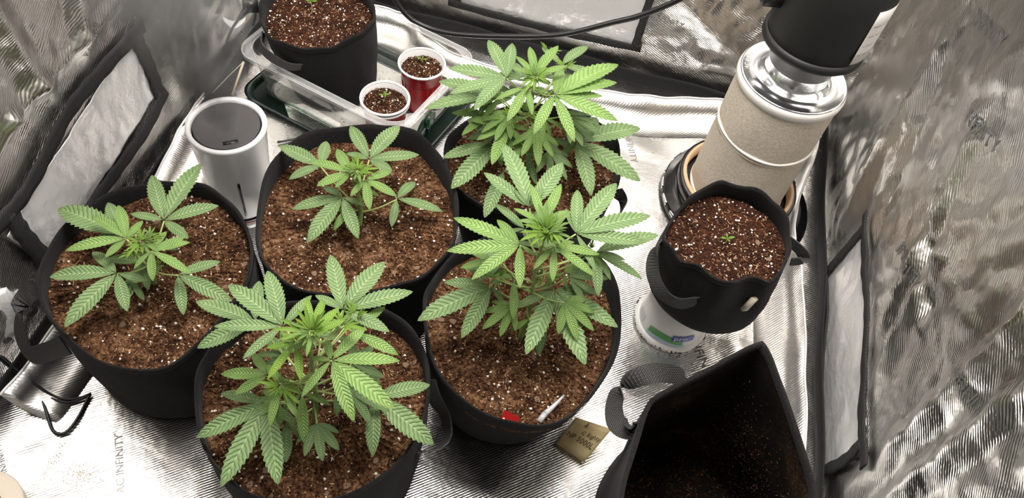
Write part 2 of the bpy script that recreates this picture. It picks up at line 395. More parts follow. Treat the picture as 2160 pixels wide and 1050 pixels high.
# ------------------------------------------------------------------ vent flaps fixed to the walls with webbing frames
def flap(name, label, W, panel, straps, wd):
    """panel: 4 corners in wall (u, v); straps: list of polylines in (u, v)"""
    c = W(*panel[0]); r = thing(name, c, label, 'vent flap')
    def pf(s, t):
        a = [p * (1 - s) for p in Vector(panel[0])], panel
        p = (Vector(panel[0]) * (1 - s) + Vector(panel[1]) * s) * (1 - t) + (Vector(panel[3]) * (1 - s) + Vector(panel[2]) * s) * t
        return W(p.x, p.y, 0.005 + 0.5 * max(-0.004, min(0.005, crinkle(p.x * 1.7, p.y * 0.8, 3.3, 0.8) - 0.004)))
    obj('panel', grid(pf, lin(0, 1, 80), lin(0, 1, 40)), 'mylar_flap', r, solid=0.001)
    for st in straps:
        P = [p.to_2d() for p in catmull([Vector((*q, 0)) for q in st], 14)]; V = []
        for i, p in enumerate(P):
            T = (P[min(i + 1, len(P) - 1)] - P[max(i - 1, 0)]).normalized(); n = Vector((-T.y, T.x))
            for k in (-1, -0.33, 0.33, 1):
                q = p + n * (k * wd / 2 * (1 + 0.08 * math.sin(i * 0.9)))
                V.append(W(q.x, q.y, 0.0095))
        Fc = [(i * 4 + k, i * 4 + k + 1, (i + 1) * 4 + k + 1, (i + 1) * 4 + k) for i in range(len(P) - 1) for k in range(3)]
        obj('strap', (V, Fc), 'webbing_frame', r, solid=0.003)
    return r
def uvL(px, py):
    p = atx(px, py, XL + 0.012); return (p.y, p.z)
def uvR(px, py):
    p = atx(px, py, XR - 0.012); return (p.y, p.z)
def uvB(px, py):
    p = aty(px, py, YB - 0.012); return (p.x, p.z)
flap('vent_flap', 'white vent flap with black webbing frame on tent wall beside the humidifier', WL,
     [uvL(20, 500), uvL(285, 85), uvL(340, 195), uvL(115, 560)],
     [[uvL(-60, 540), uvL(10, 465), uvL(70, 385), uvL(150, 235), uvL(220, 150), uvL(305, 52)],
      [uvL(290, 80), uvL(318, 140), uvL(340, 200)],
      [uvL(352, 190), uvL(310, 275), uvL(250, 360), uvL(190, 445), uvL(140, 530)],
      [uvL(25, 455), uvL(60, 505), uvL(110, 560)]], 0.028)
flap('vent_flap', 'white vent flap with black webbing frame behind the empty felt pot', WR,
     [uvR(1735, 575), uvR(1822, 465), uvR(1815, 945), uvR(1718, 1000)],
     [[uvR(1826, 450), uvR(1822, 560), uvR(1830, 640), uvR(1822, 800), uvR(1815, 900), uvR(1822, 985)],
      [uvR(1822, 480), uvR(1785, 525), uvR(1735, 580)],
      [uvR(1738, 562), uvR(1740, 650), uvR(1728, 800), uvR(1722, 1015)],
      [uvR(1718, 1000), uvR(1770, 975), uvR(1812, 935)]], 0.019)
flap('vent_flap', 'white vent flap with black webbing frame behind the black cable', WB,
     [uvB(955, 8), uvB(1340, 100), uvB(1380, -40), uvB(975, -95)],
     [[uvB(945, 5), uvB(1080, 42), uvB(1200, 72), uvB(1352, 104)], [uvB(1338, 102), uvB(1358, 40), uvB(1385, -45)],
      [uvB(962, 10), uvB(972, -40), uvB(980, -95)]], 0.017)

# printing on the tent fabric
def on_floor(p0, p1, o=0.0016):
    a = at(*p0); b = at(*p1); s = (b - a).to_2d().normalized(); t = Vector((-s.y, s.x))
    return (lambda x, y: FL(a.x + s.x * x + t.x * y, a.y + s.y * x + t.y * y, o)), (b - a).length
def on_wall(W, uvf, p0, p1, flip=1):
    a = Vector(uvf(*p0)); b = Vector(uvf(*p1)); s = (b - a).normalized(); t = Vector((-s.y, s.x)) * flip
    return (lambda x, y: W(a.x + s.x * x + t.x * y, a.y + s.y * x + t.y * y, 0.0022)), (b - a).length
for p0, p1, txt, mm in [((262, 1037), (258, 912), 'AC INFINITY', 'print_light'), ((1452, 712), (1500, 815), 'INFINITY', 'print_grey'),
                        ((1315, 282), (1332, 342), 'INFINITY', 'print_mid'), ((598, 262), (608, 302), 'AC INFINITY', 'print_mid'),
                        ((16, 995), (4, 935), 'INFINITY', 'print_mid')]:
    fn, ln = on_floor(p0, p1); lettering('lettering', txt, fn, ln, mm, fl)
fn, ln = on_wall(WL, uvL, (214, 52), (192, 125), -1); lettering('lettering', 'INFINITY', fn, ln, 'print_grey', wl)
fn, ln = on_wall(WL, uvL, (345, 110), (335, 165), -1); lettering('lettering', 'INFINITY', fn, ln, 'print_mid', wl)
for p0, p1 in [((1892, 530), (1928, 618)), ((2008, 785), (2052, 892)), ((2042, 48), (2105, 108)), ((2035, 255), (2090, 325))]:
    fn, ln = on_wall(WR, uvR, p0, p1, -1); lettering('lettering', 'INFINITY', fn, ln, 'print_grey', wr)
fn, ln = on_wall(WB, uvB, (1375, 45), (1440, 65), 1); lettering('lettering', 'INFINITY', fn, ln, 'print_mid', wb)

# ------------------------------------------------------------------ fabric pots and soil
ICO = None
def blob(c, r, n=1):
    """an irregular eight-sided crumb"""
    c = Vector(c); d = [Vector(v) for v in ((1, 0, 0), (-1, 0, 0), (0, 1, 0), (0, -1, 0), (0, 0, 1), (0, 0, -1))]
    rot = Matrix.Rotation(random.uniform(0, 6.28), 3, Vector((random.uniform(-1, 1), random.uniform(-1, 1), random.uniform(-1, 1) + .01)))
    V = [c + rot @ (v * r * random.uniform(0.6, 1.2)) for v in d]
    return V, [(0, 2, 4), (2, 1, 4), (1, 3, 4), (3, 0, 4), (2, 0, 5), (1, 2, 5), (3, 1, 5), (0, 3, 5)]
def flake(c, r, asp=2.5):
    c = Vector(c); rot = Matrix.Rotation(random.uniform(0, 6.28), 3, 'Z') @ Matrix.Rotation(random.uniform(-.7, .7), 3, 'X') @ Matrix.Rotation(random.uniform(-.7, .7), 3, 'Y')
    return box(c, (r * asp, r, r * 0.6), rot)
def chip_mesh():
    n = 7; a = [random.uniform(0.55, 1.0) for _ in range(n)]; V = []
    for z, k in ((-0.16, 0.9), (0.16, 0.8)):
        for i in range(n):
            t = 2 * math.pi * i / n; V.append((a[i] * k * math.cos(t), 0.7 * a[i] * k * math.sin(t), z))
    Fc = [tuple(reversed(range(n))), tuple(range(n, 2 * n))] + [(i, (i + 1) % n, (i + 1) % n + n, i + n) for i in range(n)]
    me = bpy.data.meshes.new('bark_chip'); me.from_pydata(V, [], Fc); me.materials.append(MATS['bark']); return me
CHIPS = None
def soil(outline, z, label, group, material='soil', crumbs=2600, pearls=200, chips=12, amp=0.006, size=1.0, tilt=(0, 0)):
    """outline: closed list of xy points of the inside of the container"""
    global CHIPS
    if CHIPS is None: CHIPS = [chip_mesh() for _ in range(5)]
    n = len(outline); c = Vector((sum(p[0] for p in outline) / n, sum(p[1] for p in outline) / n))
    def hz(x, y):
        return z + tilt[0] * (x - c.x) + tilt[1] * (y - c.y) + amp * (mn.noise(Vector((x * 14, y * 14, z * 9))) + 0.6 * mn.noise(Vector((x * 45, y * 45, 3))))
    V, Fc = [], []; m = 26
    rr = [i / m for i in range(1, m + 1)]
    V.append((c.x, c.y, hz(c.x, c.y)))
    for r in rr:
        for p in outline:
            x = c.x + (p[0] - c.x) * r; y = c.y + (p[1] - c.y) * r
            V.append((x, y, hz(x, y) + (0.002 * mn.noise(Vector((x * 160, y * 160, 1))))))
    for i in range(n): Fc.append((0, 1 + i, 1 + (i + 1) % n))
    for j in range(m - 1):
        for i in range(n):
            a = 1 + j * n + i; b = 1 + j * n + (i + 1) % n; Fc.append((a, b, b + n, a + n))
    k = len(V); lastrow = [1 + (m - 1) * n + i for i in range(n)]          # short skirt so the soil has depth
    for p in outline: V.append((p[0], p[1], z - 0.02))
    for i in range(n): Fc.append((lastrow[i], lastrow[(i + 1) % n], k + (i + 1) % n, k + i))
    o = obj('soil', (V, Fc), material); tag(o, label, 'soil', group, 'stuff')
    def pick():
        q = outline[random.randrange(n)]; r = math.sqrt(random.random()) * 0.985
        x = c.x + (q[0] - c.x) * r; y = c.y + (q[1] - c.y) * r; return x, y, hz(x, y)
    parts = []
    for _ in range(crumbs):
        x, y, zz = pick(); s = random.uniform(0.0012, 0.0030) * size
        parts.append(flake((x, y, zz + s * 0.3), s, random.uniform(1.2, 4.0)) if random.random() < 0.6 else blob((x, y, zz + s * .4), s * 1.2))
    g = obj('crumbs', merge_fast(parts), material, o, smooth=False); g['kind'] = 'stuff'
    parts = []
    for _ in range(crumbs // 4):
        x, y, zz = pick(); s = random.uniform(0.0007, 0.0014) * size
        parts.append(flake((x, y, zz + 0.0012), s, random.uniform(2.5, 7.0)))
    g = obj('fibres', merge_fast(parts), 'fibre', o, smooth=False); g['kind'] = 'stuff'
    parts = []
    for _ in range(pearls):
        x, y, zz = pick(); s = random.choice((0.0011, 0.0014, 0.0018, 0.0018, 0.0024, 0.0031)) * (0.8 + 0.2 * size)
        parts.append(blob((x, y, zz + s * 0.5), s))
    g = obj('perlite', merge_fast(parts), 'perlite', o, smooth=True); g['kind'] = 'stuff'
    for _ in range(chips):
        x, y, zz = pick(); ch = bpy.data.objects.new('bark_chip', random.choice(CHIPS)); COL.objects.link(ch); ch.parent = o
        s = random.uniform(0.004, 0.0105) * size; ch.location = (x, y, zz + s * 0.15); ch.scale = (s, s, s)
        ch.rotation_euler = (random.uniform(-.3, .3), random.uniform(-.3, .3), random.uniform(0, 6.28))
    return o
def merge_fast(parts):
    V, Fc = [], []
    for v, f in parts:
        n = len(V); V.extend(v); Fc.extend([tuple(i + n for i in q) for q in f])
    return V, Fc
def rim_xy(pxs, z):
    return [at(x, y, z).xy for x, y in pxs]
def fabric_pot(name, rim, zr, z0, label, group, bottom_k=0.92, wob=0.006, seed=1, bottom_c=None, shift=(0, 0)):
    """felt pot lofted from a round bottom to the traced rim outline (xy points)"""
    out = [p.xy for p in catmull([Vector((*p, 0)) for p in rim], max(4, 96 // len(rim)), True)]
    n = len(out); c = Vector((sum(p.x for p in out) / n, sum(p.y for p in out) / n))
    rad = sum((p - c).length for p in out) / n; bc = Vector(bottom_c) if bottom_c else c + Vector(shift)
    rb = rad * bottom_k
    root = thing(name, (bc.x, bc.y, z0), label, 'fabric pot', group)
    def zrim(i):
        a = 2 * math.pi * i / n; return zr + wob * (math.sin(2 * a + seed) + 0.6 * math.sin(5 * a + 2 * seed) + 0.5 * math.sin(11 * a + seed) + 0.5 * mn.noise(Vector((math.cos(a) * 5, math.sin(a) * 5, seed))))
    def prof(i, t, off):
        p = out[i]; dr = (p - c); a = math.atan2(dr.y, dr.x)
        b = bc + Vector((math.cos(a), math.sin(a))) * rb
        q = b * (1 - t) + p * t
        wr = 0.0045 * mn.noise(Vector((math.cos(a) * 3, math.sin(a) * 3, t * 4 + seed))) * math.sin(math.pi * min(1, t * 1.05)) + 0.004 * math.sin(math.pi * t)
        d = Vector((math.cos(a), math.sin(a)))
        return q + d * (wr - off)
    ts = [0, 0.03, 0.1, 0.22, 0.36, 0.5, 0.64, 0.78, 0.9, 0.96, 1.0]
    V, Fc = [], []
    rows = []
    for t in ts:
        rows.append([(*prof(i, t, 0.012 if t == 0 else 0.0), z0 + 0.001 + (zrim(i) - z0) * t) for i in range(n)])
    rows.append([(*prof(i, 1.0, 0.0016), zrim(i) + 0.0008) for i in range(n)])
    for t in (0.97, 0.85, 0.7, 0.55):
        rows.append([(*prof(i, t, 0.0036), z0 + (zrim(i) - z0) * t) for i in range(n)])
    for r in rows: V += r
    for j in range(len(rows) - 1):
        for i in range(n):
            a = j * n + i; b = j * n + (i + 1) % n; Fc.append((a, b, b + n, a + n))
    Fc.append(tuple(reversed(range(n))))
    obj('body', (V, Fc), 'felt', root)
    # sewn hem: a slightly proud band below the rim
    hem = [[(*prof(i, t, -0.0008), z0 + (zrim(i) - z0) * t + dz) for i in range(n)] for t, dz in ((0.945, 0), (0.985, 0), (1.0, 0.0005))]
    V2 = [v for r in hem for v in r]; F2 = [(j * n + i, j * n + (i + 1) % n, (j + 1) * n + (i + 1) % n, (j + 1) * n + i) for j in range(2) for i in range(n)]
    obj('hem', (V2, F2), 'felt', root, solid=0.0008)
    inner = [prof(i, 0.86, 0.004) for i in range(n)]
    return root, inner, c, rad
def strap(root, pts, sides, w=0.024, mname='webbing', seg=8):
    return obj('handle', ribbon([Vector(p) for p in pts], [Vector(s) for s in sides], w, 0.0024, seg), mname, root, smooth=False)

ZR = 0.24
rim1 = [(82, 610), (108, 515), (190, 432), (300, 386), (350, 378), (440, 395), (505, 450), (532, 530), (512, 610), (436, 700), (350, 772), (230, 768), (120, 690)]
rim2 = [(541, 500), (555, 385), (600, 312), (670, 268), (770, 262), (850, 270), (905, 300), (950, 370), (966, 440), (956, 510), (900, 572), (830, 602), (700, 618), (610, 600), (560, 560)]
rim3 = [(938, 340), (945, 290), (985, 250), (1060, 225), (1150, 222), (1240, 245), (1295, 290), (1308, 350), (1298, 400), (1240, 438), (1150, 450), (1070, 446), (1005, 430), (962, 395)]
rim4 = [(893, 640), (908, 595), (942, 548), (1005, 508), (1085, 492), (1180, 496), (1258, 538), (1303, 610), (1310, 690), (1295, 760), (1240, 845), (1180, 890), (1110, 898), (1040, 883), (960, 830), (908, 745)]
rim5 = [(409, 810), (432, 748), (482, 692), (560, 650), (660, 636), (770, 643), (848, 672), (893, 730), (906, 800), (895, 880), (850, 960), (760, 1035), (650, 1060), (540, 1045), (470, 1000), (425, 930)]
POTS = {}
for k, (rp, lab, sl, zsoil, tl) in enumerate([
        (rim1, 'wide black felt pot standing between the humidifier and the long cord loop', 'brown perlite soil under the small plant beside the tent wall flap', 0.212, (0, -0.02)),
        (rim2, 'wide black felt pot touching the clear tray with the red cups', 'brown perlite soil under the smallest leafy plant beside the red cups', 0.205, (0, -0.03)),
        (rim3, 'wide black felt pot nearest the carbon filter, under a bushy plant', 'brown perlite soil shaded by the bushy plant near the carbon filter', 0.192, (0, 0)),
        (rim4, 'wide black felt pot with a red tag and clear tube at its rim', 'brown perlite soil holding the red tag and clear tube', 0.208, (0, -0.02)),
        (rim5, 'wide black felt pot with a looped handle hanging beside a black hem', 'brown perlite soil with large bark chips under the many-shooted plant', 0.205, (0, -0.02))]):
    root, inner, c, rad = fabric_pot('fabric_pot', rim_xy(rp, 0.222 if k == 2 else ZR), 0.222 if k == 2 else ZR, 0.0, lab, 'wide felt pots', seed=k + 1, wob=0.004, bottom_k=(0.92, 0.86, 0.84, 0.76, 0.92)[k], shift=((0, 0), (-0.008, -0.006), (0.014, 0.014), (-0.010, 0.026), (0, 0))[k])
    soil(inner, zsoil, sl, 'soil in the wide pots', crumbs=4200, pearls=330, chips=46 if k == 4 else 28, tilt=tl)
    POTS[k + 1] = (root, inner, c, rad)
UP = (0, 0, 1)
def hp(px, py, z): return at(px, py, z)
r1 = POTS[1][0]
strap(r1, [hp(84, 607, .215), hp(60, 618, .20), hp(44, 660, .16), hp(46, 712, .12), hp(66, 748, .10), hp(100, 742, .125), hp(138, 728, .17)],
      [(0, .4, 1), (0, .6, 1), (.5, 0.1, 1), (.8, 0, .6), (.4, .3, 1), (0, .3, 1), (0, .3, 1)], 0.03)
r5 = POTS[5][0]
strap(r5, [hp(906, 800, .21), hp(918, 842, .19), hp(940, 880, .165), hp(945, 915, .15), hp(925, 945, .145), hp(880, 955, .16), hp(868, 952, .17)],
      [(.2, .3, 1), (.3, .2, 1), (.5, -.2, 1), (.6, -.6, 1), (.3, -.4, 1), (0, -.3, 1), (0, -.3, 1)], 0.026)
r3 = POTS[3][0]
strap(r3, [hp(1300, 400, .215), hp(1312, 425, .19), hp(1306, 455, .17), hp(1285, 470, .165), hp(1262, 462, .18)], [(0, 0, 1)] * 5, 0.022)
# ------------------------------------------------------------------ plants
def leaflet(base, tip, width, material, parent, arch=0.04, fold=0.16, roll=0.0, teeth=14):
    base = Vector(base); tip = Vector(tip); T = tip - base; Ln = T.length; T.normalize()
    S = T.cross(Vector((0, 0, 1)))
    if S.length < 0.05: S = T.cross(Vector((0, 1, 0.2)))
    S.normalize()
    S = (Matrix.Rotation(roll, 3, T) @ S); Nn = S.cross(T)
    V, UV, Fc = [], [], []
    ns = 2 * teeth
    for i in range(ns + 1):
        t = i / ns
        prof = (t ** 0.85) * ((1 - t) ** 0.80) / 0.436
        peak = i % 2 == 1
        hw = width / 2 * prof * (1.10 if peak else 0.90)
        cz = arch * Ln * 4 * t * (1 - t) - 0.02 * Ln * t * t
        for v in (-1, -0.5, 0, 0.5, 1):
            sh = (0.95 / ns if peak and abs(v) == 1 else 0.0) - 0.05 * 0 * abs(v)
            p = base + T * (Ln * min(1, t + sh * (1 - t))) + S * (v * hw) + Nn * (cz + fold * abs(v) * hw)
            V.append(p); UV.append((t, v * 0.5 + 0.5))
    for i in range(ns):
        for k in range(4):
            a = i * 5 + k; Fc.append((a, a + 1, a + 6, a + 5))
    return obj('leaflet', (V, Fc), material, parent, uv=UV)
def leaf(plant, base, tips, stem_pt, material, kw=0.30, pet_r=0.0014, arch=0.04, fold=0.16):
    """petiole from the stem to the leaf base carrying a fan of toothed leaflets"""
    base = Vector(base); s = Vector(stem_pt); mid = (base + s) / 2 + Vector((0, 0, -0.006))
    lf = obj('leaf', tube([s, mid, base + Vector((0, 0, -0.001))], pet_r * 1.15, 6, 4, pet_r * 0.8), 'petiole', plant)
    for tp in tips:
        d = (Vector(tp) - base).length
        k = kw * 1.10 * random.uniform(0.93, 1.08) * (1.12 if d < 0.045 else 1.0)
        leaflet(base + (Vector(tp) - base).normalized() * 0.001 + Vector((0, 0, random.uniform(0, 0.0015))), tp, d * k, material, lf,
                arch * random.uniform(0.3, 1.3), fold * random.uniform(0.5, 1.3), random.uniform(-0.22, 0.22))
    return lf
def plant(name, label, crop, bud, zbud, foot, zsoil, leaves, buds, fill=()):
    """crop = (x0, y0, scale) of the tracing; leaves = (base, tips, z, dz, material, width)"""
    x0, y0, s = crop
    cv = lambda p: (p[0] / s + x0, p[1] / s + y0)
    top = at(*cv(bud), zbud); ft = at(*foot, zsoil); ft.z = zsoil - 0.006
    root = thing(name, ft, label, 'plant', 'leafy plants in the wide pots')
    pts = [ft, ft.lerp(top, 0.35) + Vector((0.003, 0.002, 0)), ft.lerp(top, 0.7) + Vector((-0.002, 0.002, 0)), top]
    obj('stem', tube(pts, 0.0042, 8, 6, 0.0018), 'stem', root)
    def sp(z):
        t = max(0.08, min(1, (z - ft.z) / (top.z - ft.z))); return ft.lerp(top, t)
    for base, tips, z, dz, mm, kw in leaves:
        b = at(*cv(base), z)
        T = []
        for q in tips:
            ddz = dz if len(q) == 2 else q[2]
            T.append(at(*cv(q[:2]), z + ddz))
        leaf(root, b, T, sp(z - 0.012 - 0.12 * (b - sp(z)).length), mm, kw, pet_r=0.0015 if mm != 'leaf_young' else 0.0010)
    for (bx, by, z, n, size, spread) in buds:                 # tufts of young narrow leaves
        b = at(*cv((bx, by)), z); st = sp(z - 0.01)
        a0 = random.uniform(0, 6.28)
        for i in range(n):
            a = a0 + i * 2.399; el = random.uniform(0.5, 1.25) if i % 2 else random.uniform(-0.15, 0.5); sz = size * random.uniform(0.6, 1.25)
            T = []
            b2 = b + Vector((math.cos(a), math.sin(a), 0)) * size * 0.10
            for q in (-0.85, -0.4, 0, 0.4, 0.85):
                ln = sz * (1 - 0.5 * abs(q)) * random.uniform(0.8, 1.15) * spread
                T.append(b2 + Vector((math.cos(a + q) * math.cos(el), math.sin(a + q) * math.cos(el), math.sin(el) * 0.75)) * ln)
            leaf(root, b2, T, st, 'leaf_young' if i % 3 else 'leaf_mid', 0.17, 0.0009, 0.05, 0.45)
    for (az, z, pl, size, n, mm) in fill:                     # lower leaves seen between the upper ones
        a = math.radians(az); st = sp(z); b = st + Vector((math.cos(a) * pl, math.sin(a) * pl, 0.012))
        T = []
        for i in range(n):
            q = (i - (n - 1) / 2) * (2.3 / max(1, n - 1)); ln = size * (1 - 0.28 * abs(q)) * random.uniform(0.9, 1.08)
            T.append(b + Vector((math.cos(a + q) * ln, math.sin(a + q) * ln, -0.012 - 0.15 * ln)))
        leaf(root, b, T, st - Vector((0, 0, 0.01)), mm, 0.31)
    return root
O, MI, Y = 'leaf_old', 'leaf_mid', 'leaf_young'
plant('leafy_plant', 'small green plant with five-finger leaves in pot beside the wall flap', (80, 340, 2.917), (640, 505), 0.31, (322, 600), 0.212, [
    ((520, 452), [(118, 285), (430, 248), (330, 480)], .275, -.012, O, .34),
    ((775, 365), [(1000, 8), (700, 80), (1112, 270), (568, 320), (926, 474)], .285, .004, O, .34),
    ((488, 690), [(68, 708), (335, 553), (160, 1018), (548, 922), (676, 735)], .275, -.006, O, .33),
    ((862, 700), [(1124, 613), (1195, 860), (895, 945), (935, 690)], .268, -.012, O, .34),
    ((640, 620), [(680, 792), (505, 912), (430, 595)], .255, -.014, O, .34),
    ((545, 478), [(335, 335), (495, 266), (645, 362), (165, 547), (412, 590), (640, 420)], .302, -.004, MI, .31),
    ((700, 555), [(790, 428), (905, 465), (942, 690), (707, 737), (588, 662), (937, 495)], .312, -.008, MI, .31)],
    [(640, 500, .312, 7, .026, 1.0), (690, 470, .31, 3, .022, 1.0), (600, 560, .30, 3, .02, 1.0), (765, 640, .27, 3, .014, 1.0)],
    [(100, .25, .03, .04, 3, O), (260, .245, .03, .035, 3, O)])
plant('leafy_plant', 'small pale green plant with wide-spaced leaves in pot beside red cups', (520, 230, 2.56), (602, 340), 0.305, (757, 478), 0.205, [
    ((400, 308), [(180, 192), (432, 170), (228, 377)], .262, -.004, O, .40),
    ((662, 272), [(560, 88), (826, 84), (933, 243), (538, 238), (788, 333)], .285, .004, O, .36),
    ((517, 478), [(413, 416), (243, 538), (330, 718), (603, 697), (643, 522)], .262, -.012, O, .36),
    ((812, 486), [(912, 390), (1062, 550), (783, 636)], .250, -.012, O, .36),
    ((560, 345), [(335, 280), (487, 213), (597, 262), (378, 413), (480, 424)], .300, -.004, MI, .34),
    ((642, 382), [(665, 542), (812, 470), (785, 333), (590, 440), (560, 470)], .302, -.008, MI, .34)],
    [(600, 335, .306, 7, .026, 1.0), (585, 300, .30, 3, .022, 1.0), (615, 420, .28, 3, .018, 1.0)],
    [(250, .245, .02, .035, 3, MI), (80, .25, .02, .035, 3, MI)])
plant('leafy_plant', 'bushy green plant with overlapping leaves in pot near the carbon filter', (880, 60, 2.624), (655, 262), 0.40, (1113, 358), 0.205, [
    ((430, 372), [(38, 440), (118, 288), (190, 428), (340, 470)], .335, -.012, O, .34),
    ((430, 640), [(138, 712), (188, 884), (280, 498), (470, 760)], .275, -.02, O, .34),
    ((880, 625), [(1238, 545), (1238, 842), (965, 922), (998, 490), (788, 722)], .285, -.02, O, .33),
    ((480, 790), [(372, 1045), (455, 850), (600, 850)], .25, -.02, O, .32),
    ((600, 690), [(735, 752), (660, 862), (500, 720)], .27, -.02, O, .32),
    ((720, 610), [(805, 755), (740, 640), (900, 660)], .29, -.02, O, .33),
    ((400, 480), [(245, 590), (190, 465), (330, 560)], .315, -.015, MI, .33),
    ((800, 205), [(945, 92), (690, 102), (880, 230), (1030, 270)], .355, -.004, O, .33),
    ((495, 275), [(172, 215), (395, 58), (525, 76), (178, 357), (315, 447), (600, 290)], .385, -.004, O, .30),
    ((760, 370), [(1115, 190), (1108, 292), (1112, 508), (872, 625), (645, 582), (800, 220), (1030, 370)], .392, -.012, MI, .28),
    ((500, 540), [(395, 450), (328, 617), (413, 752), (600, 652), (282, 500), (628, 562)], .325, -.012, MI, .31),
    ((700, 500), [(662, 692), (740, 600), (600, 610), (820, 560)], .335, -.02, MI, .33),
    ((655, 268), [(622, 98), (782, 90), (715, 135), (832, 205), (545, 150), (520, 215)], .405, .004, MI, .24),
    ((610, 325), [(498, 512), (637, 478), (738, 362), (428, 395), (560, 330)], .402, -.012, MI, .25)],
    [(655, 270, .41, 8, .030, 1.0), (520, 500, .335, 5, .026, 1.0), (820, 215, .365, 4, .022, 1.0), (600, 470, .35, 4, .026, 1.0), (720, 130, .39, 3, .02, 1.0)],
    [(20, .30, .05, .06, 5, O), (80, .30, .06, .06, 5, O), (140, .31, .05, .06, 5, O), (200, .28, .05, .055, 5, O), (250, .30, .04, .05, 5, MI), (320, .28, .05, .055, 5, O), (100, .34, .05, .05, 5, MI), (0, .33, .055, .065, 7, O), (60, .345, .06, .065, 7, O), (120, .335, .06, .065, 7, O), (180, .33, .055, .06, 5, MI), (290, .32, .04, .06, 5, MI), (225, .33, .045, .055, 5, MI)])
plant('leafy_plant', 'tallest green plant with long leaves above pot with red tag', (860, 300, 2.1), (612, 398), 0.445, (1097, 712), 0.208, [
    ((600, 720), [(580, 945), (545, 745), (640, 800)], .26, -.02, O, .32),
    ((370, 640), [(42, 787), (238, 866), (160, 618), (330, 730), (430, 720)], .31, -.015, O, .31),
    ((830, 490), [(1112, 405), (1042, 604), (845, 682), (965, 520), (900, 610)], .375, -.015, O, .28),
    ((470, 610), [(468, 785), (372, 560), (540, 660), (250, 555)], .335, -.02, MI, .28),
    ((690, 575), [(795, 575), (705, 650), (780, 520), (600, 640)], .345, -.015, MI, .28),
    ((380, 520), [(232, 555), (280, 490), (300, 590)], .36, -.01, MI, .30),
    ((650, 655), [(468, 735), (523, 938), (788, 985), (934, 817), (822, 665), (588, 640)], .325, -.012, O, .32),
    ((540, 290), [(425, 0), (338, 130), (690, 86), (470, 210), (600, 200)], .425, .006, O, .29),
    ((520, 385), [(385, 268), (440, 330), (590, 300), (430, 400)], .41, -.004, O, .27),
    ((745, 405), [(752, 206), (928, 176), (1078, 320), (1050, 440), (835, 572), (700, 290)], .425, -.008, O, .26),
    ((497, 455), [(203, 330), (172, 478), (282, 606), (497, 645), (568, 505), (395, 340)], .42, -.010, MI, .27),
    ((600, 365), [(470, 290), (545, 180), (680, 180), (625, 250), (488, 345), (710, 300)], .445, .004, MI, .25),
    ((650, 462), [(556, 563), (642, 616), (832, 592), (852, 495), (740, 440)], .432, -.012, MI, .25)],
    [(612, 400, .45, 10, .036, 1.0), (630, 395, .452, 6, .026, 1.0), (400, 600, .34, 3, .022, 1.0), (600, 600, .34, 4, .024, 1.0), (810, 480, .38, 3, .022, 1.0)],
    [(30, .33, .05, .06, 5, O), (95, .34, .05, .06, 5, O), (160, .33, .05, .06, 5, O), (230, .30, .03, .05, 5, MI), (340, .33, .05, .055, 5, MI), (285, .29, .03, .04, 3, MI)])
plant('leafy_plant', 'many-shooted green plant above pot with the looped side handle', (380, 530, 2.019), (560, 350), 0.42, (661, 890), 0.205, [
    ((320, 300), [(66, 208), (70, 410), (335, 122), (200, 300)], .33, -.012, O, .34),
    ((370, 645), [(66, 792), (172, 1002), (416, 994), (172, 602), (505, 740)], .285, -.016, O, .30),
    ((830, 620), [(1066, 566), (1080, 822), (820, 872), (822, 488)], .285, -.016, O, .34),
    ((520, 605), [(530, 822), (642, 655), (430, 690)], .29, -.02, MI, .30),
    ((455, 720), [(450, 900), (550, 810)], .26, -.02, O, .34),
    ((690, 560), [(665, 700), (790, 590), (800, 660)], .30, -.02, O, .34),
    ((375, 525), [(172, 520), (308, 435), (232, 607)], .325, -.008, MI, .31),
    ((693, 250), [(640, 10), (871, 40), (992, 168), (892, 340), (575, 185)], .365, .0, O, .33),
    ((740, 350), [(874, 232), (748, 250), (850, 395), (930, 440)], .36, -.006, MI, .31),
    ((437, 320), [(203, 138), (373, 78), (143, 316), (265, 456), (560, 185), (430, 375)], .39, -.002, O, .29),
    ((430, 565), [(380, 747), (497, 706), (350, 578), (524, 606), (370, 480)], .345, -.016, MI, .26),
    ((645, 465), [(620, 368), (790, 320), (937, 463), (915, 670), (740, 724), (514, 622), (550, 453)], .385, -.010, MI, .28),
    ((495, 390), [(365, 410), (370, 545), (512, 547), (572, 432), (430, 345)], .40, -.008, Y, .24),
    ((562, 350), [(492, 288), (538, 190), (605, 200), (680, 235), (705, 290), (600, 392)], .422, .004, Y, .24)],
    [(562, 345, .425, 9, .034, 1.0), (500, 385, .40, 5, .026, 1.0), (690, 310, .40, 4, .026, 1.0), (430, 575, .345, 5, .024, 1.0), (500, 560, .34, 3, .02, 1.0), (745, 275, .365, 3, .026, 1.0)],
    [(40, .31, .05, .055, 5, O), (100, .32, .05, .055, 5, O), (150, .30, .05, .055, 5, O), (220, .28, .04, .05, 5, MI), (300, .27, .04, .045, 5, O), (0, .30, .05, .05, 5, O)])

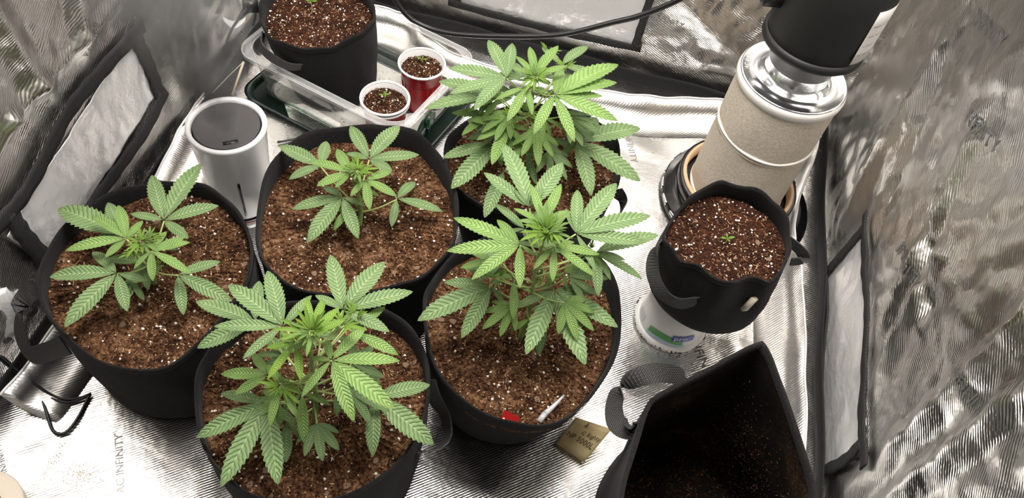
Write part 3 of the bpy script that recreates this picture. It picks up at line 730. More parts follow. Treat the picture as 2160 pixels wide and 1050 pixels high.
# ------------------------------------------------------------------ clear humidity dome turned over as a tray, on a dark tray
DL = Vector((-0.705, 1.108)); DA = Vector((0.966, -0.257)).normalized(); DB = Vector((-DA.y, DA.x))
LA, LB, DZ = 0.378, 0.265, 0.125
def dpt(a, b, z): p = DL + DA * a + DB * b; return Vector((p.x, p.y, z))
def rrect(ins, z, r=0.04, n=6, grow=(0, 0)):
    out = []
    a0, a1, b0, b1 = ins - grow[0], LA - ins + grow[0], ins - grow[1], LB - ins + grow[1]
    for ca, cb, s in ((a1 - r, b1 - r, 0), (a0 + r, b1 - r, 1), (a0 + r, b0 + r, 2), (a1 - r, b0 + r, 3)):
        for k in range(n + 1):
            t = math.pi / 2 * (s + k / n); out.append(dpt(ca + r * math.cos(t), cb + r * math.sin(t), z))
    return out
def loft(rows, cap0=False):
    n = len(rows[0]); V = [p for r in rows for p in r]
    Fc = [(j * n + i, j * n + (i + 1) % n, (j + 1) * n + (i + 1) % n, (j + 1) * n + i) for j in range(len(rows) - 1) for i in range(n)]
    if cap0: Fc.append(tuple(reversed(range(n))))
    return V, Fc
bt = thing('seed_tray', dpt(LA / 2, LB / 2, 0), 'dark green shallow tray lying under the clear dome', 'tray')
obj('tray_floor', loft([rrect(-0.006, 0.001), rrect(-0.008, 0.0055)], True), 'tray_green', bt)
obj('liner', loft([rrect(0.024, 0.0062), rrect(0.0245, 0.0068), rrect(0.11, 0.0068), rrect(0.128, 0.0068, 0.003)]), 'liner_white', bt, label='pale liner sheet')
obj('tray_edge', loft([rrect(-0.008, 0.002), rrect(-0.016, 0.010), rrect(-0.018, 0.014), rrect(-0.012, 0.014), rrect(-0.006, 0.006)]), 'tray_green', bt)
dm = thing('humidity_dome', dpt(LA / 2, LB / 2, 0.007), 'clear plastic humidity dome turned over to hold red cups', 'plastic dome')
obj('shell', loft([rrect(0.022, 0.007), rrect(0.018, 0.009), rrect(0.014, 0.03), rrect(0.004, DZ - 0.012), rrect(0.004, DZ)], True), 'clear_plastic', dm)
rm = obj('rim', loft([rrect(0.004, DZ), rrect(-0.006, DZ + 0.001), rrect(-0.010, DZ - 0.003), rrect(-0.011, DZ - 0.009)]), 'clear_rim', dm)
obj('base_edge', loft([rrect(0.020, 0.0085), rrect(0.0145, 0.012), rrect(0.0135, 0.018)]), 'green_edge', dm)
obj('rim_bead', merge(tube(rrect(-0.010, DZ - 0.001), 0.0019, 8, 1, closed=True), tube(rrect(0.004, DZ + 0.0005), 0.0013, 8, 1, closed=True)), 'clear_rim', rm)
# round vent in the end wall
vc = dpt(LA - 0.003, 0.097, 0.060); vn = Vector((DA.x, DA.y, -0.10)).normalized(); vs = Vector((DB.x, DB.y, 0)); vu = vn.cross(vs) * -1
AX = Matrix((vs, vu, vn)).transposed()
vt = obj('vent', lathe(vc, [(0.001, 0.001), (0.027, 0.001), (0.031, 0.0025), (0.031, -0.002)], 36, axis=AX), 'vent_green', dm, label='round dark green vent dial')
for k in range(3):
    a = k * 2.094 + 0.4; cc = vc + AX @ Vector((0.016 * math.cos(a), 0.016 * math.sin(a), 0.003))
    rot = AX @ Matrix.Rotation(a, 3, 'Z')
    V, Fc = [], []
    for i in range(14):
        t = 2 * math.pi * i / 14; V.append(cc + rot @ Vector((0.011 * math.cos(t), 0.0075 * math.sin(t) * (0.8 + 0.3 * math.cos(t)), 0)))
    obj('vent_opening', (V, [tuple(range(14))]), 'clear_rim', vt, smooth=False, solid=0.001)
obj('vent_knob', merge(box(vc + AX @ Vector((0, 0, 0.005)), (0.05, 0.005, 0.007), AX @ Matrix.Rotation(1.4, 3, 'Z')), lathe(vc, [(0.007, 0.002), (0.006, 0.009), (0.001, 0.0095)], 16, axis=AX)), 'vent_green', vt)

# ------------------------------------------------------------------ red cups
def cup(pos, label, stack):
    x, y, z0 = pos; r = thing('plastic_cup', (x, y, z0), label, 'cup', 'red party cups in the clear tray')
    hgt = 0.112; prof = []
    for i in range(13):
        t = i / 12; rad = 0.031 + (0.0445 - 0.031) * t
        if i in (3, 4): rad += 0.0012
        if 9 <= i <= 11: rad += 0.0010 * (i % 2)
        prof.append((rad, 0.001 + hgt * 0.96 * t))
    obj('body', lathe((x, y, z0), prof, 48, cap_bottom=True), 'cup_red', r)
    obj('inside', lathe((x, y, z0), [(0.039, 0.07), (0.0435, hgt - 0.003), (0.0452, hgt)], 48), 'cup_white', r)
    def ring(zz, rr): return tube([Vector((x + rr * math.cos(a), y + rr * math.sin(a), z0 + zz)) for a in [2 * math.pi * k / 40 for k in range(40)]], 0.0026, 8, 1, closed=True)
    obj('rim', ring(hgt, 0.0468), 'cup_white', r)
    if stack: obj('second_rim', ring(hgt - 0.0085, 0.0462), 'cup_white', r)
    for k in range(20):                                     # moulded grip ribs on the side
        a = 2 * math.pi * k / 20
        p0 = Vector((x + 0.0355 * math.cos(a), y + 0.0355 * math.sin(a), z0 + 0.030)); p1 = Vector((x + 0.0408 * math.cos(a), y + 0.0408 * math.sin(a), z0 + 0.076))
        obj('grip_rib', tube([p0, p1], 0.0012, 5, 1), 'cup_red', r)
    out = [Vector((x + 0.0415 * math.cos(2 * math.pi * k / 48), y + 0.0415 * math.sin(2 * math.pi * k / 48))) for k in range(48)]
    soil(out, z0 + hgt - 0.014, 'dark perlite soil filling the ' + ('double' if stack else 'single') + '-rimmed red cup', 'soil in the cups', 'soil_dark', 900, 45, 2, 0.003, 0.8)
    return Vector((x, y, z0 + hgt - 0.014))
def seedling(base, hgt, lean, label, sz, az=0.3):
    r = thing('seedling', base, label, 'seedling', 'tiny seedlings')
    b = Vector(base) - Vector((0, 0, 0.003)); tp = b + Vector((lean[0], lean[1], hgt))
    obj('stem', tube([b, b.lerp(tp, 0.5) + Vector((0.002, 0, 0)), tp], 0.0010, 6, 5, 0.0008), 'seed_stem', r)
    for k in range(4):
        a = az + k * math.pi / 2; ln = sz * (1.0 if k % 2 == 0 else 0.75)
        leaflet(tp, tp + Vector((math.cos(a) * ln, math.sin(a) * ln, 0.003)), ln * 0.55, 'leaf_young', r, 0.05, 0.1, teeth=5)
c1 = at(812, 205, 0.125); c2 = at(890, 132, 0.125)
s1 = cup((c1.x, c1.y, 0.0105), 'red cup with two stacked white rims, in the clear tray', True)
s2 = cup((c2.x, c2.y, 0.0105), 'red cup with a single white rim, in the clear tray', False)
seedling(s1 + Vector((-0.006, 0.002, 0)), 0.020, (0.004, 0.003), 'seedling with pointed leaves in the double-rimmed red cup', 0.012, 0.5)
seedling(s2 + Vector((-0.008, 0.016, 0)), 0.012, (0.003, 0.002), 'tiny seedling in the single-rimmed red cup', 0.012, 0.1)

# ------------------------------------------------------------------ small felt pots
def circ(c, r, n=16, sx=1.0, sy=1.0, rot=0.0, wob=0.0, seed=0):
    out = []
    for i in range(n):
        a = 2 * math.pi * i / n; q = r * (1 + wob * math.sin(3 * a + seed))
        x, y = q * sx * math.cos(a), q * sy * math.sin(a)
        out.append(Vector((c[0] + x * math.cos(rot) - y * math.sin(rot), c[1] + x * math.sin(rot) + y * math.cos(rot))))
    return out
tc = at(668, 22, 0.215)
tp_root, tp_in, tp_c, tp_r = fabric_pot('small_fabric_pot', circ(tc, 0.108, wob=0.03, seed=1), 0.215, 0.0105, 'small black felt pot with fabric tag standing in the clear tray', 'small felt pots', 0.82, 0.005, 8, bottom_c=dpt(0.122, 0.130, 0).xy)
soil(tp_in, 0.190, 'dark perlite soil in the small felt pot in clear tray', 'soil in the small pots', 'soil_dark', 2400, 210, 6, 0.004)
strap(tp_root, [at(556, 70, .19), at(552, 100, .175), at(580, 126, .162), at(615, 141, .155), at(650, 136, .157), at(668, 118, .16), at(676, 100, .175)],
      [(0, .3, 1), (.3, 0, 1), (.3, 0, 1), (.2, -.2, 1), (.6, -.2, .8), (1, 0, .3), (1, 0, .2)], 0.022)
obj('fabric_tag', box(at(768, 97, 0.150) + Vector((0.004, -0.004, 0)), (0.011, 0.004, 0.036), Matrix.Rotation(0.5, 3, 'Z')), 'label_paper', tp_root)
seedling(at(657, 28, .190), 0.026, (-0.002, 0.006), 'seedling on a bent stem in the small pot in clear tray', 0.013, 0.2)

tb = at(1412, 678, 0.0)
tub = thing('plastic_tub', (tb.x, tb.y, 0), 'dirty white tub with a green and blue label, turned upside down', 'tub')
obj('body', lathe(tb, [(0.060, 0.006), (0.057, 0.05), (0.053, 0.108), (0.049, 0.114), (0.001, 0.114)], 48), 'tub_white', tub)
obj('rim', lathe(tb, [(0.058, 0.001), (0.0665, 0.001), (0.0675, 0.005), (0.066, 0.010), (0.0595, 0.011)], 48), 'tub_white', tub)
def tubpt(ang, z, o=0.0008): 
    rr = 0.060 - 0.0035 * (z - 0.006) / 0.05 * 0.9 + o; return Vector((tb.x + rr * math.cos(ang), tb.y + rr * math.sin(ang), z))
A0 = math.radians(-128)
def tub_patch(name, a0, a1, z0, z1, mm, wavy=0.0, o=0.0008):
    return obj(name, grid(lambda u, v: tubpt(math.radians(a0 + (a1 - a0) * u), z0 + (z1 - z0) * v + wavy * math.sin(u * 4.5), o), lin(0, 1, 24), lin(0, 1, 4)), mm, tub)
tub_patch('pale_stripe', -135, -62, 0.014, 0.024, 'pale_blue', 0.003)
tub_patch('green_stripe', -132, -66, 0.022, 0.036, 'green_band', 0.004, 0.0012)
tub_patch('blue_panel', -88, -48, 0.030, 0.045, 'blue_band', 0.0, 0.0016)
lettering('lettering', 'pro', lambda s, t: tubpt(math.radians(-84) + s / 0.06, 0.034 + t, 0.0022), 0.024, 'label_white', tub)
lettering('lettering', '||||| ||| |||', lambda s, t: tubpt(math.radians(-172) + s / 0.06, 0.026 + t * 3, 0.0014), 0.024, 'print_mid', tub)
parts = [blob((tb.x + (0.0675 + random.uniform(-.001, .002)) * math.cos(a), tb.y + (0.0675 + random.uniform(-.001, .002)) * math.sin(a), random.uniform(0.002, 0.009)), random.uniform(0.0008, 0.0022)) for a in [random.uniform(-3.6, 0.2) for _ in range(80)]]
dd = obj('dirt_crust', merge_fast(parts), 'dirt', tub); dd['kind'] = 'stuff'

rc_rim = [(1402, 500), (1420, 455), (1450, 420), (1500, 392), (1560, 392), (1620, 420), (1660, 465), (1672, 515), (1655, 560), (1628, 590), (1580, 584), (1530, 604), (1480, 570), (1432, 540)]
rp_root, rp_in, rp_c, rp_r = fabric_pot('small_fabric_pot', rim_xy(rc_rim, 0.30), 0.30, 0.1145, 'small black felt pot with woven handle resting on the white tub', 'small felt pots', 1.06, 0.006, 4, bottom_c=at(1487, 600, .1145).xy)
soil(rp_in, 0.272, 'reddish brown perlite soil in the small felt pot on the tub', 'soil in the small pots', 'soil_dark', 2400, 200, 8, 0.005, tilt=(0, -0.06))
strap(rp_root, [at(1405, 500, .285), at(1380, 530, .27), at(1378, 580, .245), at(1400, 622, .225), at(1435, 640, .215), at(1470, 632, .225), at(1498, 612, .24)],
      [(.2, .2, 1), (.3, 0, 1), (.8, .1, .6), (.8, 0, .6), (.5, .3, .9), (.5, .3, .9), (.7, .3, .7)], 0.021)
strap(rp_root, [at(1660, 505, .275), at(1690, 530, .265), at(1694, 548, .25), at(1668, 552, .245)], [(0, 0, 1)] * 4, 0.020)
obj('fabric_tag', box(at(1578, 637, 0.235) + Vector((0.002, -0.003, 0)), (0.011, 0.006, 0.030), Matrix.Rotation(0.6, 3, 'Z') @ Matrix.Rotation(0.25, 3, 'Y')), 'label_paper', rp_root)
seedling(at(1526, 512, .272), 0.012, (0.003, 0.003), 'tiny seedling in the small pot on the tub', 0.012, 0.4)

# ------------------------------------------------------------------ humidifier and its mist
hc = at(477, 262, 0.225); hc.z = 0
hm = thing('humidifier', hc, 'white tapered humidifier with a dark grey lid blowing mist', 'humidifier')
obj('body', lathe(hc, [(0.050, 0.032), (0.0515, 0.034), (0.057, 0.12), (0.0635, 0.212), (0.0660, 0.221), (0.0655, 0.225), (0.0600, 0.225), (0.0575, 0.224), (0.0565, 0.218), (0.0565, 0.200)], 64), 'white_plastic', hm)
ldp = obj('lid', lathe(hc, [(0.0545, 0.200), (0.0545, 0.2208), (0.0541, 0.2222), (0.0532, 0.2226), (0.0522, 0.2226), (0.0300, 0.2226), (0.0005, 0.2226)], 64), 'lid_grey', hm, label='dark grey recessed lid')
vdir = Vector((-hc.x, -hc.y, 0)).normalized(); vsd = Vector((-vdir.y, vdir.x, 0))
sl = hc + vdir * 0.040 + Vector((0, 0, 0.2222))
obj('mist_slot', box(sl, (0.024, 0.008, 0.0016), Matrix((vsd, vdir, Vector((0, 0, 1)))).transposed()), 'slot_black', ldp)
obj('base_ring', lathe(hc, [(0.0495, 0.022), (0.0505, 0.0235), (0.0505, 0.031), (0.0495, 0.032)], 64), 'slot_black', hm)
obj('red_ring', lathe(hc, [(0.0485, 0.016), (0.0495, 0.017), (0.0495, 0.022), (0.0485, 0.023)], 64), 'red_plastic', hm, label='red ring')  # plain red plastic ring above the base
obj('base', lathe(hc, [(0.046, 0.0), (0.049, 0.002), (0.049, 0.016)], 64, cap_bottom=True), 'clear_grey', hm)
sa = math.atan2(vdir.y, vdir.x) - 0.05
def hs(z, da=0): 
    r = 0.0515 + (0.0635 - 0.0515) * (z - 0.034) / 0.178; return hc + Vector(((r + 0.0002) * math.cos(sa + da), (r + 0.0002) * math.sin(sa + da), z))
obj('level_window', tube([hs(0.045), hs(0.09), hs(0.140)], 0.0022, 8, 4), 'slot_black', hm)
# mist: a rising plume
mist_m = bpy.data.materials.new('mist'); mist_m.use_nodes = True; nt = mist_m.node_tree
nt.nodes.remove(nt.nodes['Principled BSDF'])
vol = nt.nodes.new('ShaderNodeVolumePrincipled'); vol.inputs['Color'].default_value = (0.95, 0.94, 0.93, 1); vol.inputs['Anisotropy'].default_value = 0.2
tcn = nt.nodes.new('ShaderNodeTexCoord'); sx = nt.nodes.new('ShaderNodeSeparateXYZ'); nt.links.new(tcn.outputs['Object'], sx.inputs[0])
MATS['mist'] = mist_m
mm = mist_m
rad2 = math_(mm, 'SQRT', math_(mm, 'ADD', math_(mm, 'POWER', sx.outputs['X'], 2.0), math_(mm, 'POWER', sx.outputs['Y'], 2.0)))
rmax = math_(mm, 'MULTIPLY_ADD', sx.outputs['Z'], 0.34, 0.010)
fall = math_(mm, 'MAXIMUM', math_(mm, 'SUBTRACT', 1.0, math_(mm, 'DIVIDE', rad2, rmax)), 0.0)
fz = math_(mm, 'MAXIMUM', math_(mm, 'MULTIPLY_ADD', sx.outputs['Z'], -1.9, 1.0), 0.0)
nz = tnoise(mm, 16, 3, 0.6, tcn.outputs['Object'])
nz2 = math_(mm, 'MAXIMUM', math_(mm, 'MULTIPLY_ADD', nz, 4.0, -1.6), 0.0)
den = math_(mm, 'MULTIPLY', math_(mm, 'MULTIPLY', fall, nz2), math_(mm, 'MULTIPLY', math_(mm, 'MULTIPLY', fz, 85.0), math_(mm, 'MINIMUM', math_(mm, 'MULTIPLY_ADD', sx.outputs['Z'], 9.0, 0.25), 1.0)))
nt.links.new(den, vol.inputs['Density']); nt.links.new(vol.outputs[0], nt.nodes['Material Output'].inputs['Volume'])
mp = sl + Vector((0, 0, 0.002))
mo = obj('mist', lathe((0, 0, 0), [(0.010, 0), (0.06, 0.15), (0.12, 0.32), (0.17, 0.48)], 24, True, True), 'mist')
mo.location = mp; mo.rotation_euler = (0.10, -0.04, 0); tag(mo, 'white mist rising from the humidifier lid', 'mist', kind='stuff')

# bamboo stick with string behind the humidifier
o = thing('bamboo_stick', at(493, 192, 0.10), 'thin bamboo stick leaning on the clear dome', 'stick')
obj('stick', tube([at(490, 200, 0.08), at(514, 130, 0.128)], 0.0024, 8, 1), 'stick_wood', o)
o = obj('string', tube([at(514, 130, 0.130), at(485, 158, 0.11), at(448, 196, 0.09)], 0.0008, 6, 4), 'string'); tag(o, 'pale string tied to the top of the bamboo stick', 'string')

# ------------------------------------------------------------------ carbon filter, its stand and the fan on top
fc = at(1680, 150, 0.365); fc.z = 0
ZB, ZT = 0.055, 0.352
st = thing('filter_stand', fc, 'round black stand with grey sleeve and wooden hoop under the filter', 'stand')
sc = at(1545, 428, 0.0)
obj('base_ring', lathe((sc.x, sc.y, 0), [(0.128, 0.001), (0.152, 0.001), (0.156, 0.008), (0.150, 0.022), (0.140, 0.026), (0.138, 0.030), (0.128, 0.032), (0.120, 0.034)], 72), 'gloss_black', st)
for k in range(9):
    a = math.radians(150 + k * 17)
    obj('slot', ribbon([Vector((sc.x + 0.1535 * math.cos(a + d), sc.y + 0.1535 * math.sin(a + d), 0.0155)) for d in (-0.08, -0.03, 0.03, 0.08)], [(0, 0, 1)] * 4, 0.010, 0.003, 4), 'chrome', st)
ax_c = Vector((fc.x, fc.y, 0))
obj('sleeve', loft([[Vector((sc.x + 0.126 * math.cos(t), sc.y + 0.126 * math.sin(t), 0.030)) for t in [2 * math.pi * i / 64 for i in range(64)]],
                    [Vector((fc.x + (0.116 + 0.003 * math.sin(7 * t)) * math.cos(t), fc.y + (0.116 + 0.003 * math.sin(7 * t)) * math.sin(t), 0.052)) for t in [2 * math.pi * i / 64 for i in range(64)]]]), 'sleeve_grey', st)
obj('black_band', lathe(fc, [(0.117, 0.050), (0.119, 0.052), (0.119, 0.078), (0.113, 0.079), (0.108, 0.076)], 64), 'gloss_black', st)
obj('wooden_hoop', lathe(fc, [(0.107, 0.060), (0.113, 0.079), (0.112, 0.083), (0.106, 0.083), (0.1045, 0.060)], 64), 'hoop_wood', st)
obj('inner_plate', lathe(fc, [(0.110, 0.054), (0.001, 0.054)], 64), 'gloss_black', st)
cf = thing('carbon_filter', (fc.x, fc.y, ZB), 'upright carbon filter wrapped in cream felt with aluminium top', 'filter')
RF = 0.092
obj('felt_sleeve', grid(lambda u, v: Vector((fc.x + (RF + 0.0025 * mn.noise(Vector((math.cos(u) * 2, math.sin(u) * 2, v * 9)))) * math.cos(u), fc.y + (RF + 0.0025 * mn.noise(Vector((math.cos(u) * 2, math.sin(u) * 2, v * 9)))) * math.sin(u), v)),
    [2 * math.pi * i / 96 for i in range(96)], lin(ZB + 0.006, ZT - 0.012, 24), True), 'filter_felt', cf)
obj('bottom_cap', lathe(fc, [(0.001, ZB), (0.088, ZB), (0.094, ZB + 0.004), (0.094, ZB + 0.012), (0.091, ZB + 0.014)], 72), 'elastic', cf)
def fring(z, r, rr, mm_, nm, wav=0.0):
    return obj(nm, tube([Vector((fc.x + r * math.cos(a), fc.y + r * math.sin(a), z + wav * math.sin(a * 2 + 1))) for a in [2 * math.pi * k / 72 for k in range(72)]], rr, 8, 1, closed=True), mm_, cf)
fring(0.232, RF + 0.0005, 0.0028, 'elastic', 'elastic_band', 0.004)
fring(0.224, RF - 0.0005, 0.0022, 'filter_felt', 'felt_fold', 0.004)
obj('top_band', lathe(fc, [(RF + 0.001, ZT - 0.018), (RF + 0.004, ZT - 0.014), (RF + 0.0045, ZT - 0.006), (RF + 0.003, ZT), (RF - 0.001, ZT + 0.002)], 72), 'elastic', cf)
fg = obj('flange', lathe(fc, [(0.0935, ZT - 0.001), (0.0935, ZT + 0.003), (0.091, ZT + 0.0045), (0.089, ZT + 0.001), (0.070, ZT + 0.001), (0.062, ZT + 0.002), (0.060, ZT + 0.007), (0.056, ZT + 0.008), (0.053, ZT + 0.014), (0.0515, ZT + 0.030), (0.051, ZT + 0.060)], 96), 'aluminium', cf, label='polished aluminium flange')
pa = math.radians(166)
lettering('lettering', 'AC INFINITY', lambda s, t: Vector((fc.x + (0.079 + t) * math.cos(math.radians(188) - s / 0.079), fc.y + (0.079 + t) * math.sin(math.radians(188) - s / 0.079), ZT + 0.0018)), 0.062, 'print_light', fg)
fan = thing('inline_fan', (fc.x, fc.y, ZT + 0.03), 'black inline duct fan mounted on top of the carbon filter', 'fan')
Z0 = ZT
fo = Vector((fc.x, fc.y, 0))
obj('collar', lathe(fo, [(0.0515, Z0 + 0.034), (0.0555, Z0 + 0.034), (0.0575, Z0 + 0.046), (0.0585, Z0 + 0.047), (0.0625, Z0 + 0.062), (0.0635, Z0 + 0.063), (0.070, Z0 + 0.074)], 72), 'rubber_grey', fan, label='grey rubber collar')
obj('housing_rim', lathe(fo, [(0.068, Z0 + 0.070), (0.082, Z0 + 0.076), (0.0855, Z0 + 0.078), (0.0855, Z0 + 0.090), (0.081, Z0 + 0.092)], 72), 'fan_black', fan)
obj('housing', lathe(fo, [(0.080, Z0 + 0.088), (0.081, Z0 + 0.094), (0.084, Z0 + 0.12), (0.0855, Z0 + 0.19), (0.084, Z0 + 0.24), (0.074, Z0 + 0.262), (0.056, Z0 + 0.275), (0.052, Z0 + 0.31), (0.001, Z0 + 0.31)], 72), 'fan_black', fan)
la = math.radians(-38)
lab = obj('rating_label', grid(lambda u, v: Vector((fo.x + (0.0866 + 0.0 * v) * math.cos(la + u), fo.y + 0.0866 * math.sin(la + u), Z0 + 0.100 + v)), lin(-0.28, 0.28, 12), lin(0, 0.10, 4)), 'label_white', fan, solid=0.0006)
for k in range(4):
    lettering('lettering', ('-- --- ----', '- ---- -- -', '--- -- ---', '---- - --')[k], lambda s, t, k=k: Vector((fo.x + 0.0876 * math.cos(la - 0.22 + s / 0.087), fo.y + 0.0876 * math.sin(la - 0.22 + s / 0.087), Z0 + 0.115 + 0.018 * k + t)), 0.036, 'ink', lab)
ca = math.radians(195)
obj('clip', box((fo.x + 0.100 * math.cos(ca), fo.y + 0.100 * math.sin(ca), Z0 + 0.155), (0.030, 0.026, 0.022), Matrix.Rotation(ca, 3, 'Z')), 'fan_black', fan)
ca = math.radians(-8)
obj('clear_latch', box((fo.x + 0.086 * math.cos(ca), fo.y + 0.086 * math.sin(ca), Z0 + 0.092), (0.010, 0.028, 0.020), Matrix.Rotation(ca, 3, 'Z')), 'clear_rim', fan)

# ------------------------------------------------------------------ empty felt pot
bm = [(at(1372, 842, .30), .30), (at(1490, 778, .33), .33), (at(1608, 720, .36), .36), (at(1652, 815, .345), .345), (at(1690, 925, .33), .33), (at(1722, 1040, .315), .315),
      (at(1700, 1180, .30), .30), (at(1560, 1230, .30), .30), (at(1400, 1180, .29), .29), (at(1308, 1060, .285), .285), (at(1338, 935, .29), .29)]
ctrl = [b[0] for b in bm]; M = len(ctrl); rimp = []
for i in range(M):
    for k in range(8):
        t = k / 8; a, b = ctrl[i], ctrl[(i + 1) % M]
        q = a.lerp(b, t)
        c4 = catmull(ctrl, 8, True)[i * 8 + k]; rimp.append(q.lerp(c4, 0.5))
nb = len(rimp); cb = sum(rimp, Vector()) / nb
eb = thing('empty_fabric_pot', (cb.x, cb.y, 0), 'empty black felt pot with dirty inside and open pointed mouth', 'fabric pot')
def bagp(i, t, off):
    p = rimp[i]; d = (p - cb); a = math.atan2(d.y, d.x)
    bot = Vector((cb.x + 0.012 + 0.118 * math.cos(a), cb.y + 0.025 + 0.118 * math.sin(a), 0.002))
    q = bot.lerp(p, t); out = Vector((math.cos(a), math.sin(a), 0))
    return q + out * (-off + 0.006 * mn.noise(Vector((a * 1.3, t * 3, 2.0))) * math.sin(math.pi * t))
rows = [[bagp(i, t, 0) for i in range(nb)] for t in lin(0, 1, 10)]
obj('body', loft(rows, True), 'felt', eb)
rows = [[bagp(i, t, 0.005) + Vector((0, 0, 0.004 if t == 0 else 0)) for i in range(nb)] for t in lin(0, 1, 14)]
obj('lining', loft(rows, True), 'felt_dirty', eb, label='dirty inner felt lining')
obj('hem', loft([[bagp(i, t, off) + Vector((0, 0, dz)) for i in range(nb)] for t, off, dz in ((0.96, -0.0008, 0), (1.0, -0.0008, 0.0006), (1.0, 0.0052, 0.0006), (0.965, 0.0056, 0))]), 'felt', eb)
parts = []
for _ in range(4000):
    i = random.randrange(nb); t = random.betavariate(1.1, 2.2) * 0.9; p = bagp(i, t, 0.0062).lerp(bagp((i + 1) % nb, t, 0.0062), random.random())
    if p.x < cb.x + 0.02 and random.random() < 0.85: continue
    parts.append(flake(p, random.uniform(0.0003, 0.0008), random.uniform(1.5, 6)))
for _ in range(900):
    a = random.uniform(0, 6.28); rr = 0.11 * math.sqrt(random.random())
    parts.append(flake((cb.x + 0.012 + rr * math.cos(a), cb.y + 0.025 + rr * math.sin(a), 0.0075), random.uniform(0.001, 0.002), 2.5))
g = obj('soil_residue', merge_fast(parts), 'soil', eb, smooth=False); g['kind'] = 'stuff'
strap(eb, [at(1440, 812, .30), at(1425, 790, .295), at(1370, 788, .285), at(1315, 812, .27), at(1296, 850, .255), at(1300, 890, .25), at(1325, 905, .262), at(1345, 890, .275)],
      [(.1, .3, 1), (.2, .6, 1), (.2, .8, .5), (.3, .5, .8), (.6, .2, .8), (.8, 0, .6), (.4, .3, .9), (.2, .2, 1)], 0.027)

# ------------------------------------------------------------------ tags, tube, cables and loose bits
tg = [at(1215, 880, .030), at(1290, 905, .034), at(1232, 975, .010), at(1172, 934, .008)]
tgo = thing('plant_tag', tg[3], 'yellowed handwritten plant tag leaning between two felt pots', 'tag')
def tgp(u, v): 
    p = (tg[0] * (1 - u) + tg[1] * u) * (1 - v) + (tg[3] * (1 - u) + tg[2] * u) * v
    return p
tn = (tg[1] - tg[0]).cross(tg[3] - tg[0]).normalized(); tn = tn if tn.z > 0 else -tn
obj('card', grid(lambda u, v: tgp(u, v) + tn * 0.004 * math.sin(2.6 * u), lin(0, 1, 10), lin(0, 1, 6)), 'tag_paper', tgo, solid=0.002)
for txt, u0, v0, u1, v1 in (('4.', 0.34, 0.22, 0.46, 0.18), ('C Righty', 0.42, 0.42, 0.95, 0.40), ('NP 5000L', 0.10, 0.62, 0.92, 0.66)):
    wln = (tgp(u1, v1) - tgp(u0, v0)).length
    lettering('lettering', txt, lambda s, t, u0=u0, v0=v0, u1=u1, v1=v1, wln=wln: tgp(u0 + (u1 - u0) * s / wln, v0 + (v1 - v0) * s / wln - t / (tg[3] - tg[0]).length) + tn * (0.0052 + 0.004 * math.sin(2.6 * (u0 + (u1 - u0) * s / wln)) - 0.002), wln, 'ink', tgo)
rt = at(1076, 884, .215)
o = obj('red_tag', box(rt, (0.024, 0.002, 0.016), Matrix.Rotation(-0.2, 3, 'Z') @ Matrix.Rotation(-0.9, 3, 'X')), 'red_tag', smooth=False); tag(o, 'small red plastic tag tucked inside the pot rim', 'tag')
o = thing('plastic_pipette', at(1140, 885, .215), 'clear plastic pipette lying at the pot rim beside the red tag', 'pipette')
obj('barrel', tube([at(1137, 888, .216), at(1150, 872, .220)], 0.0042, 10, 1), 'tube_plastic', o)
obj('tip', tube([at(1150, 872, .220), at(1172, 852, .225), at(1190, 833, .230)], 0.0042, 10, 4, 0.0014), 'tube_plastic', o)
o = obj('power_cable', tube([aty(815, -40, 1.36), aty(840, 10, 1.36), aty(880, 48, 1.36), aty(955, 71, 1.36), aty(1090, 77, 1.36), aty(1190, 72, 1.365), aty(1290, 48, 1.37), aty(1350, 33, 1.37), aty(1430, 0, 1.37), aty(1480, -35, 1.37)], 0.0058, 10, 8), 'cable')
tag(o, 'thick black power cable sagging across the vent flap', 'cable')
o = obj('cord', merge(tube([at(-10, 740, .06), at(30, 775, .035), at(70, 810, .012), at(95, 860, .006), at(112, 908, .004), at(138, 912, .004), at(165, 880, .005), at(190, 832, .006)], 0.0026, 8, 8),
                      tube([at(-10, 748, .06), at(40, 790, .03), at(90, 830, .008), at(135, 848, .005), at(170, 842, .005), at(192, 830, .006)], 0.0022, 8, 8),
                      tube([at(-10, 742, .066), at(50, 792, .032), at(105, 830, .009), at(140, 842, .006), at(172, 838, .006), at(192, 829, .007)], 0.0020, 8, 8)), 'cable')
tag(o, 'looped thin black cord lying on the silver floor', 'cord')
o = obj('cord', tube([at(585, 300, .004), at(640, 292, .004), at(700, 300, .004)], 0.0022, 8, 6), 'cable'); tag(o, 'thin dark cord running under the clear dome edge', 'cord')
# plug and hang tag on a lead near the tray corner
pl = thing('power_plug', at(512, 30, .16), 'black power plug with ribbed strain relief above the clear dome', 'plug')
obj('plug_body', box(at(528, 8, .165), (0.030, 0.030, 0.022), Matrix.Rotation(0.5, 3, 'Z')), 'cable', pl)
q0, q1 = at(520, 20, .16), at(505, 38, .155)
for k in range(5):
    p = q0.lerp(q1, (k + 0.5) / 5); d = (q1 - q0).normalized() * 0.0022
    obj('relief_ring', tube([p - d, p + d], 0.0075 - k * 0.0008, 10, 1), 'cable', pl)
obj('lead', tube([q0, q1, at(490, 60, .15), at(478, 90, .14), at(494, 84, .135), at(510, 66, .132)], 0.0026, 8, 6), 'cable', pl)
o = obj('white_hang_tag', grid(lambda u, v: at(470 + 48 * u, 34 + 10 * math.sin(u * 3.1) + 16 * v * math.sin(0.5 + u * 2.2), .15), lin(0, 1, 14), lin(0, 1, 4)), 'white_plastic', solid=0.001)
tag(o, 'curled white paper tag hanging on the plug lead', 'tag')
o = obj('tent_pole', tube([at(549, 40, .004), at(549, 40, .004) + Vector((0.0, 0.0, 0.42))], 0.007, 12, 1), 'chrome'); tag(o, 'shiny metal tent pole behind the small pot', 'pole')
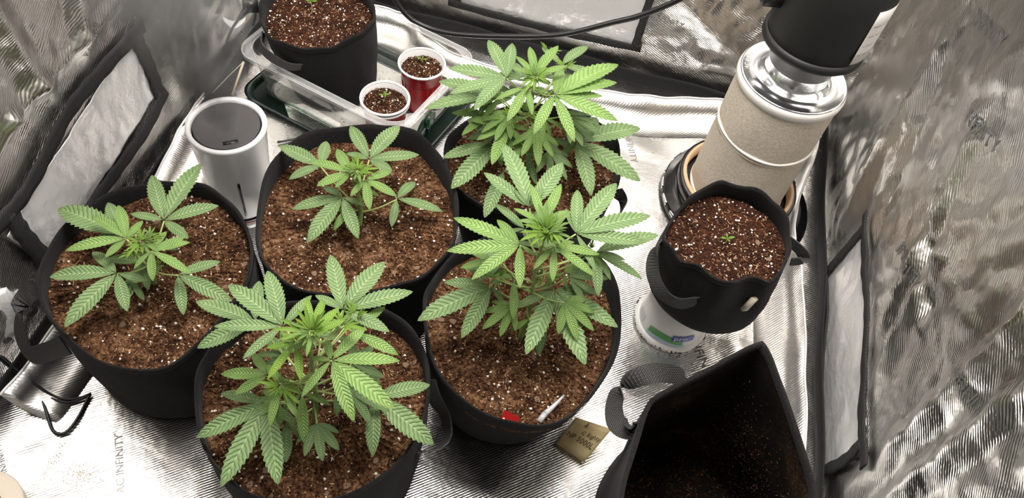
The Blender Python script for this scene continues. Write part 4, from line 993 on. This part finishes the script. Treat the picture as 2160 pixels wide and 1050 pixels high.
# crumpled foil sheet hanging by the wall
fo_ = at(8, 650, .13)
o = obj('foil_bundle', lathe((0, 0, 0), [(0.002, -0.055), (0.022, -0.045), (0.034, -0.015), (0.036, 0.015), (0.026, 0.045), (0.004, 0.06)], 40), 'mylar_flap')
for v in o.data.vertices:
    k = 1 + 0.55 * mn.noise(v.co * 42) + 0.25 * mn.noise(v.co * 110); v.co = v.co * k
o.location = (fo_.x - 0.025, fo_.y, 0.10); tag(o, 'crumpled silver foil bundle beside the wide pot handle', 'foil')
o = thing('beige_bucket', at(0, 1085, .02), 'beige round bucket with brown lid disc standing on the floor', 'bucket')
bc_ = at(-20, 1105, .0)
obj('body', lathe((bc_.x, bc_.y, 0), [(0.045, 0.001), (0.058, 0.03), (0.060, 0.05), (0.058, 0.052), (0.034, 0.053)], 40, True), 'beige_tub', o)
obj('lid_disc', lathe((bc_.x, bc_.y, 0), [(0.034, 0.053), (0.033, 0.055), (0.001, 0.055)], 40), 'brown_edge', o)
parts = []
for _ in range(420):
    x = random.gauss(165, 22); y = random.gauss(1003, 13); p = at(x, y); parts.append(blob(FL(p.x, p.y, 0.0006), random.uniform(0.0006, 0.0016)))
for _ in range(160):
    t = random.random(); x = 62 + 80 * t + random.gauss(0, 5); y = 1045 - 118 * t + random.gauss(0, 5); p = at(x, y); parts.append(blob(FL(p.x, p.y, 0.0006), random.uniform(0.0007, 0.0018)))
o = obj('spilled_perlite', merge_fast(parts), 'spill'); tag(o, 'cream perlite dust spilled on the silver floor', 'perlite', kind='stuff')
parts = []
for _ in range(260):
    if random.random() < 0.6: x, y = random.gauss(1440, 75), random.gauss(730, 50)
    else: x, y = random.gauss(1270, 40), random.gauss(880, 60)
    p = at(x, y)
    if (p.xy - tb.xy).length < 0.07 or (p.xy - cb.xy).length < 0.16 or (p.xy - POTS[4][2]).length < 0.15: continue
    parts.append(blob(FL(p.x, p.y, 0.0004), random.uniform(0.0005, 0.0017)))
o = obj('soil_specks', merge_fast(parts), 'dirt'); tag(o, 'dark soil specks scattered on the floor around the tub', 'soil', kind='stuff')
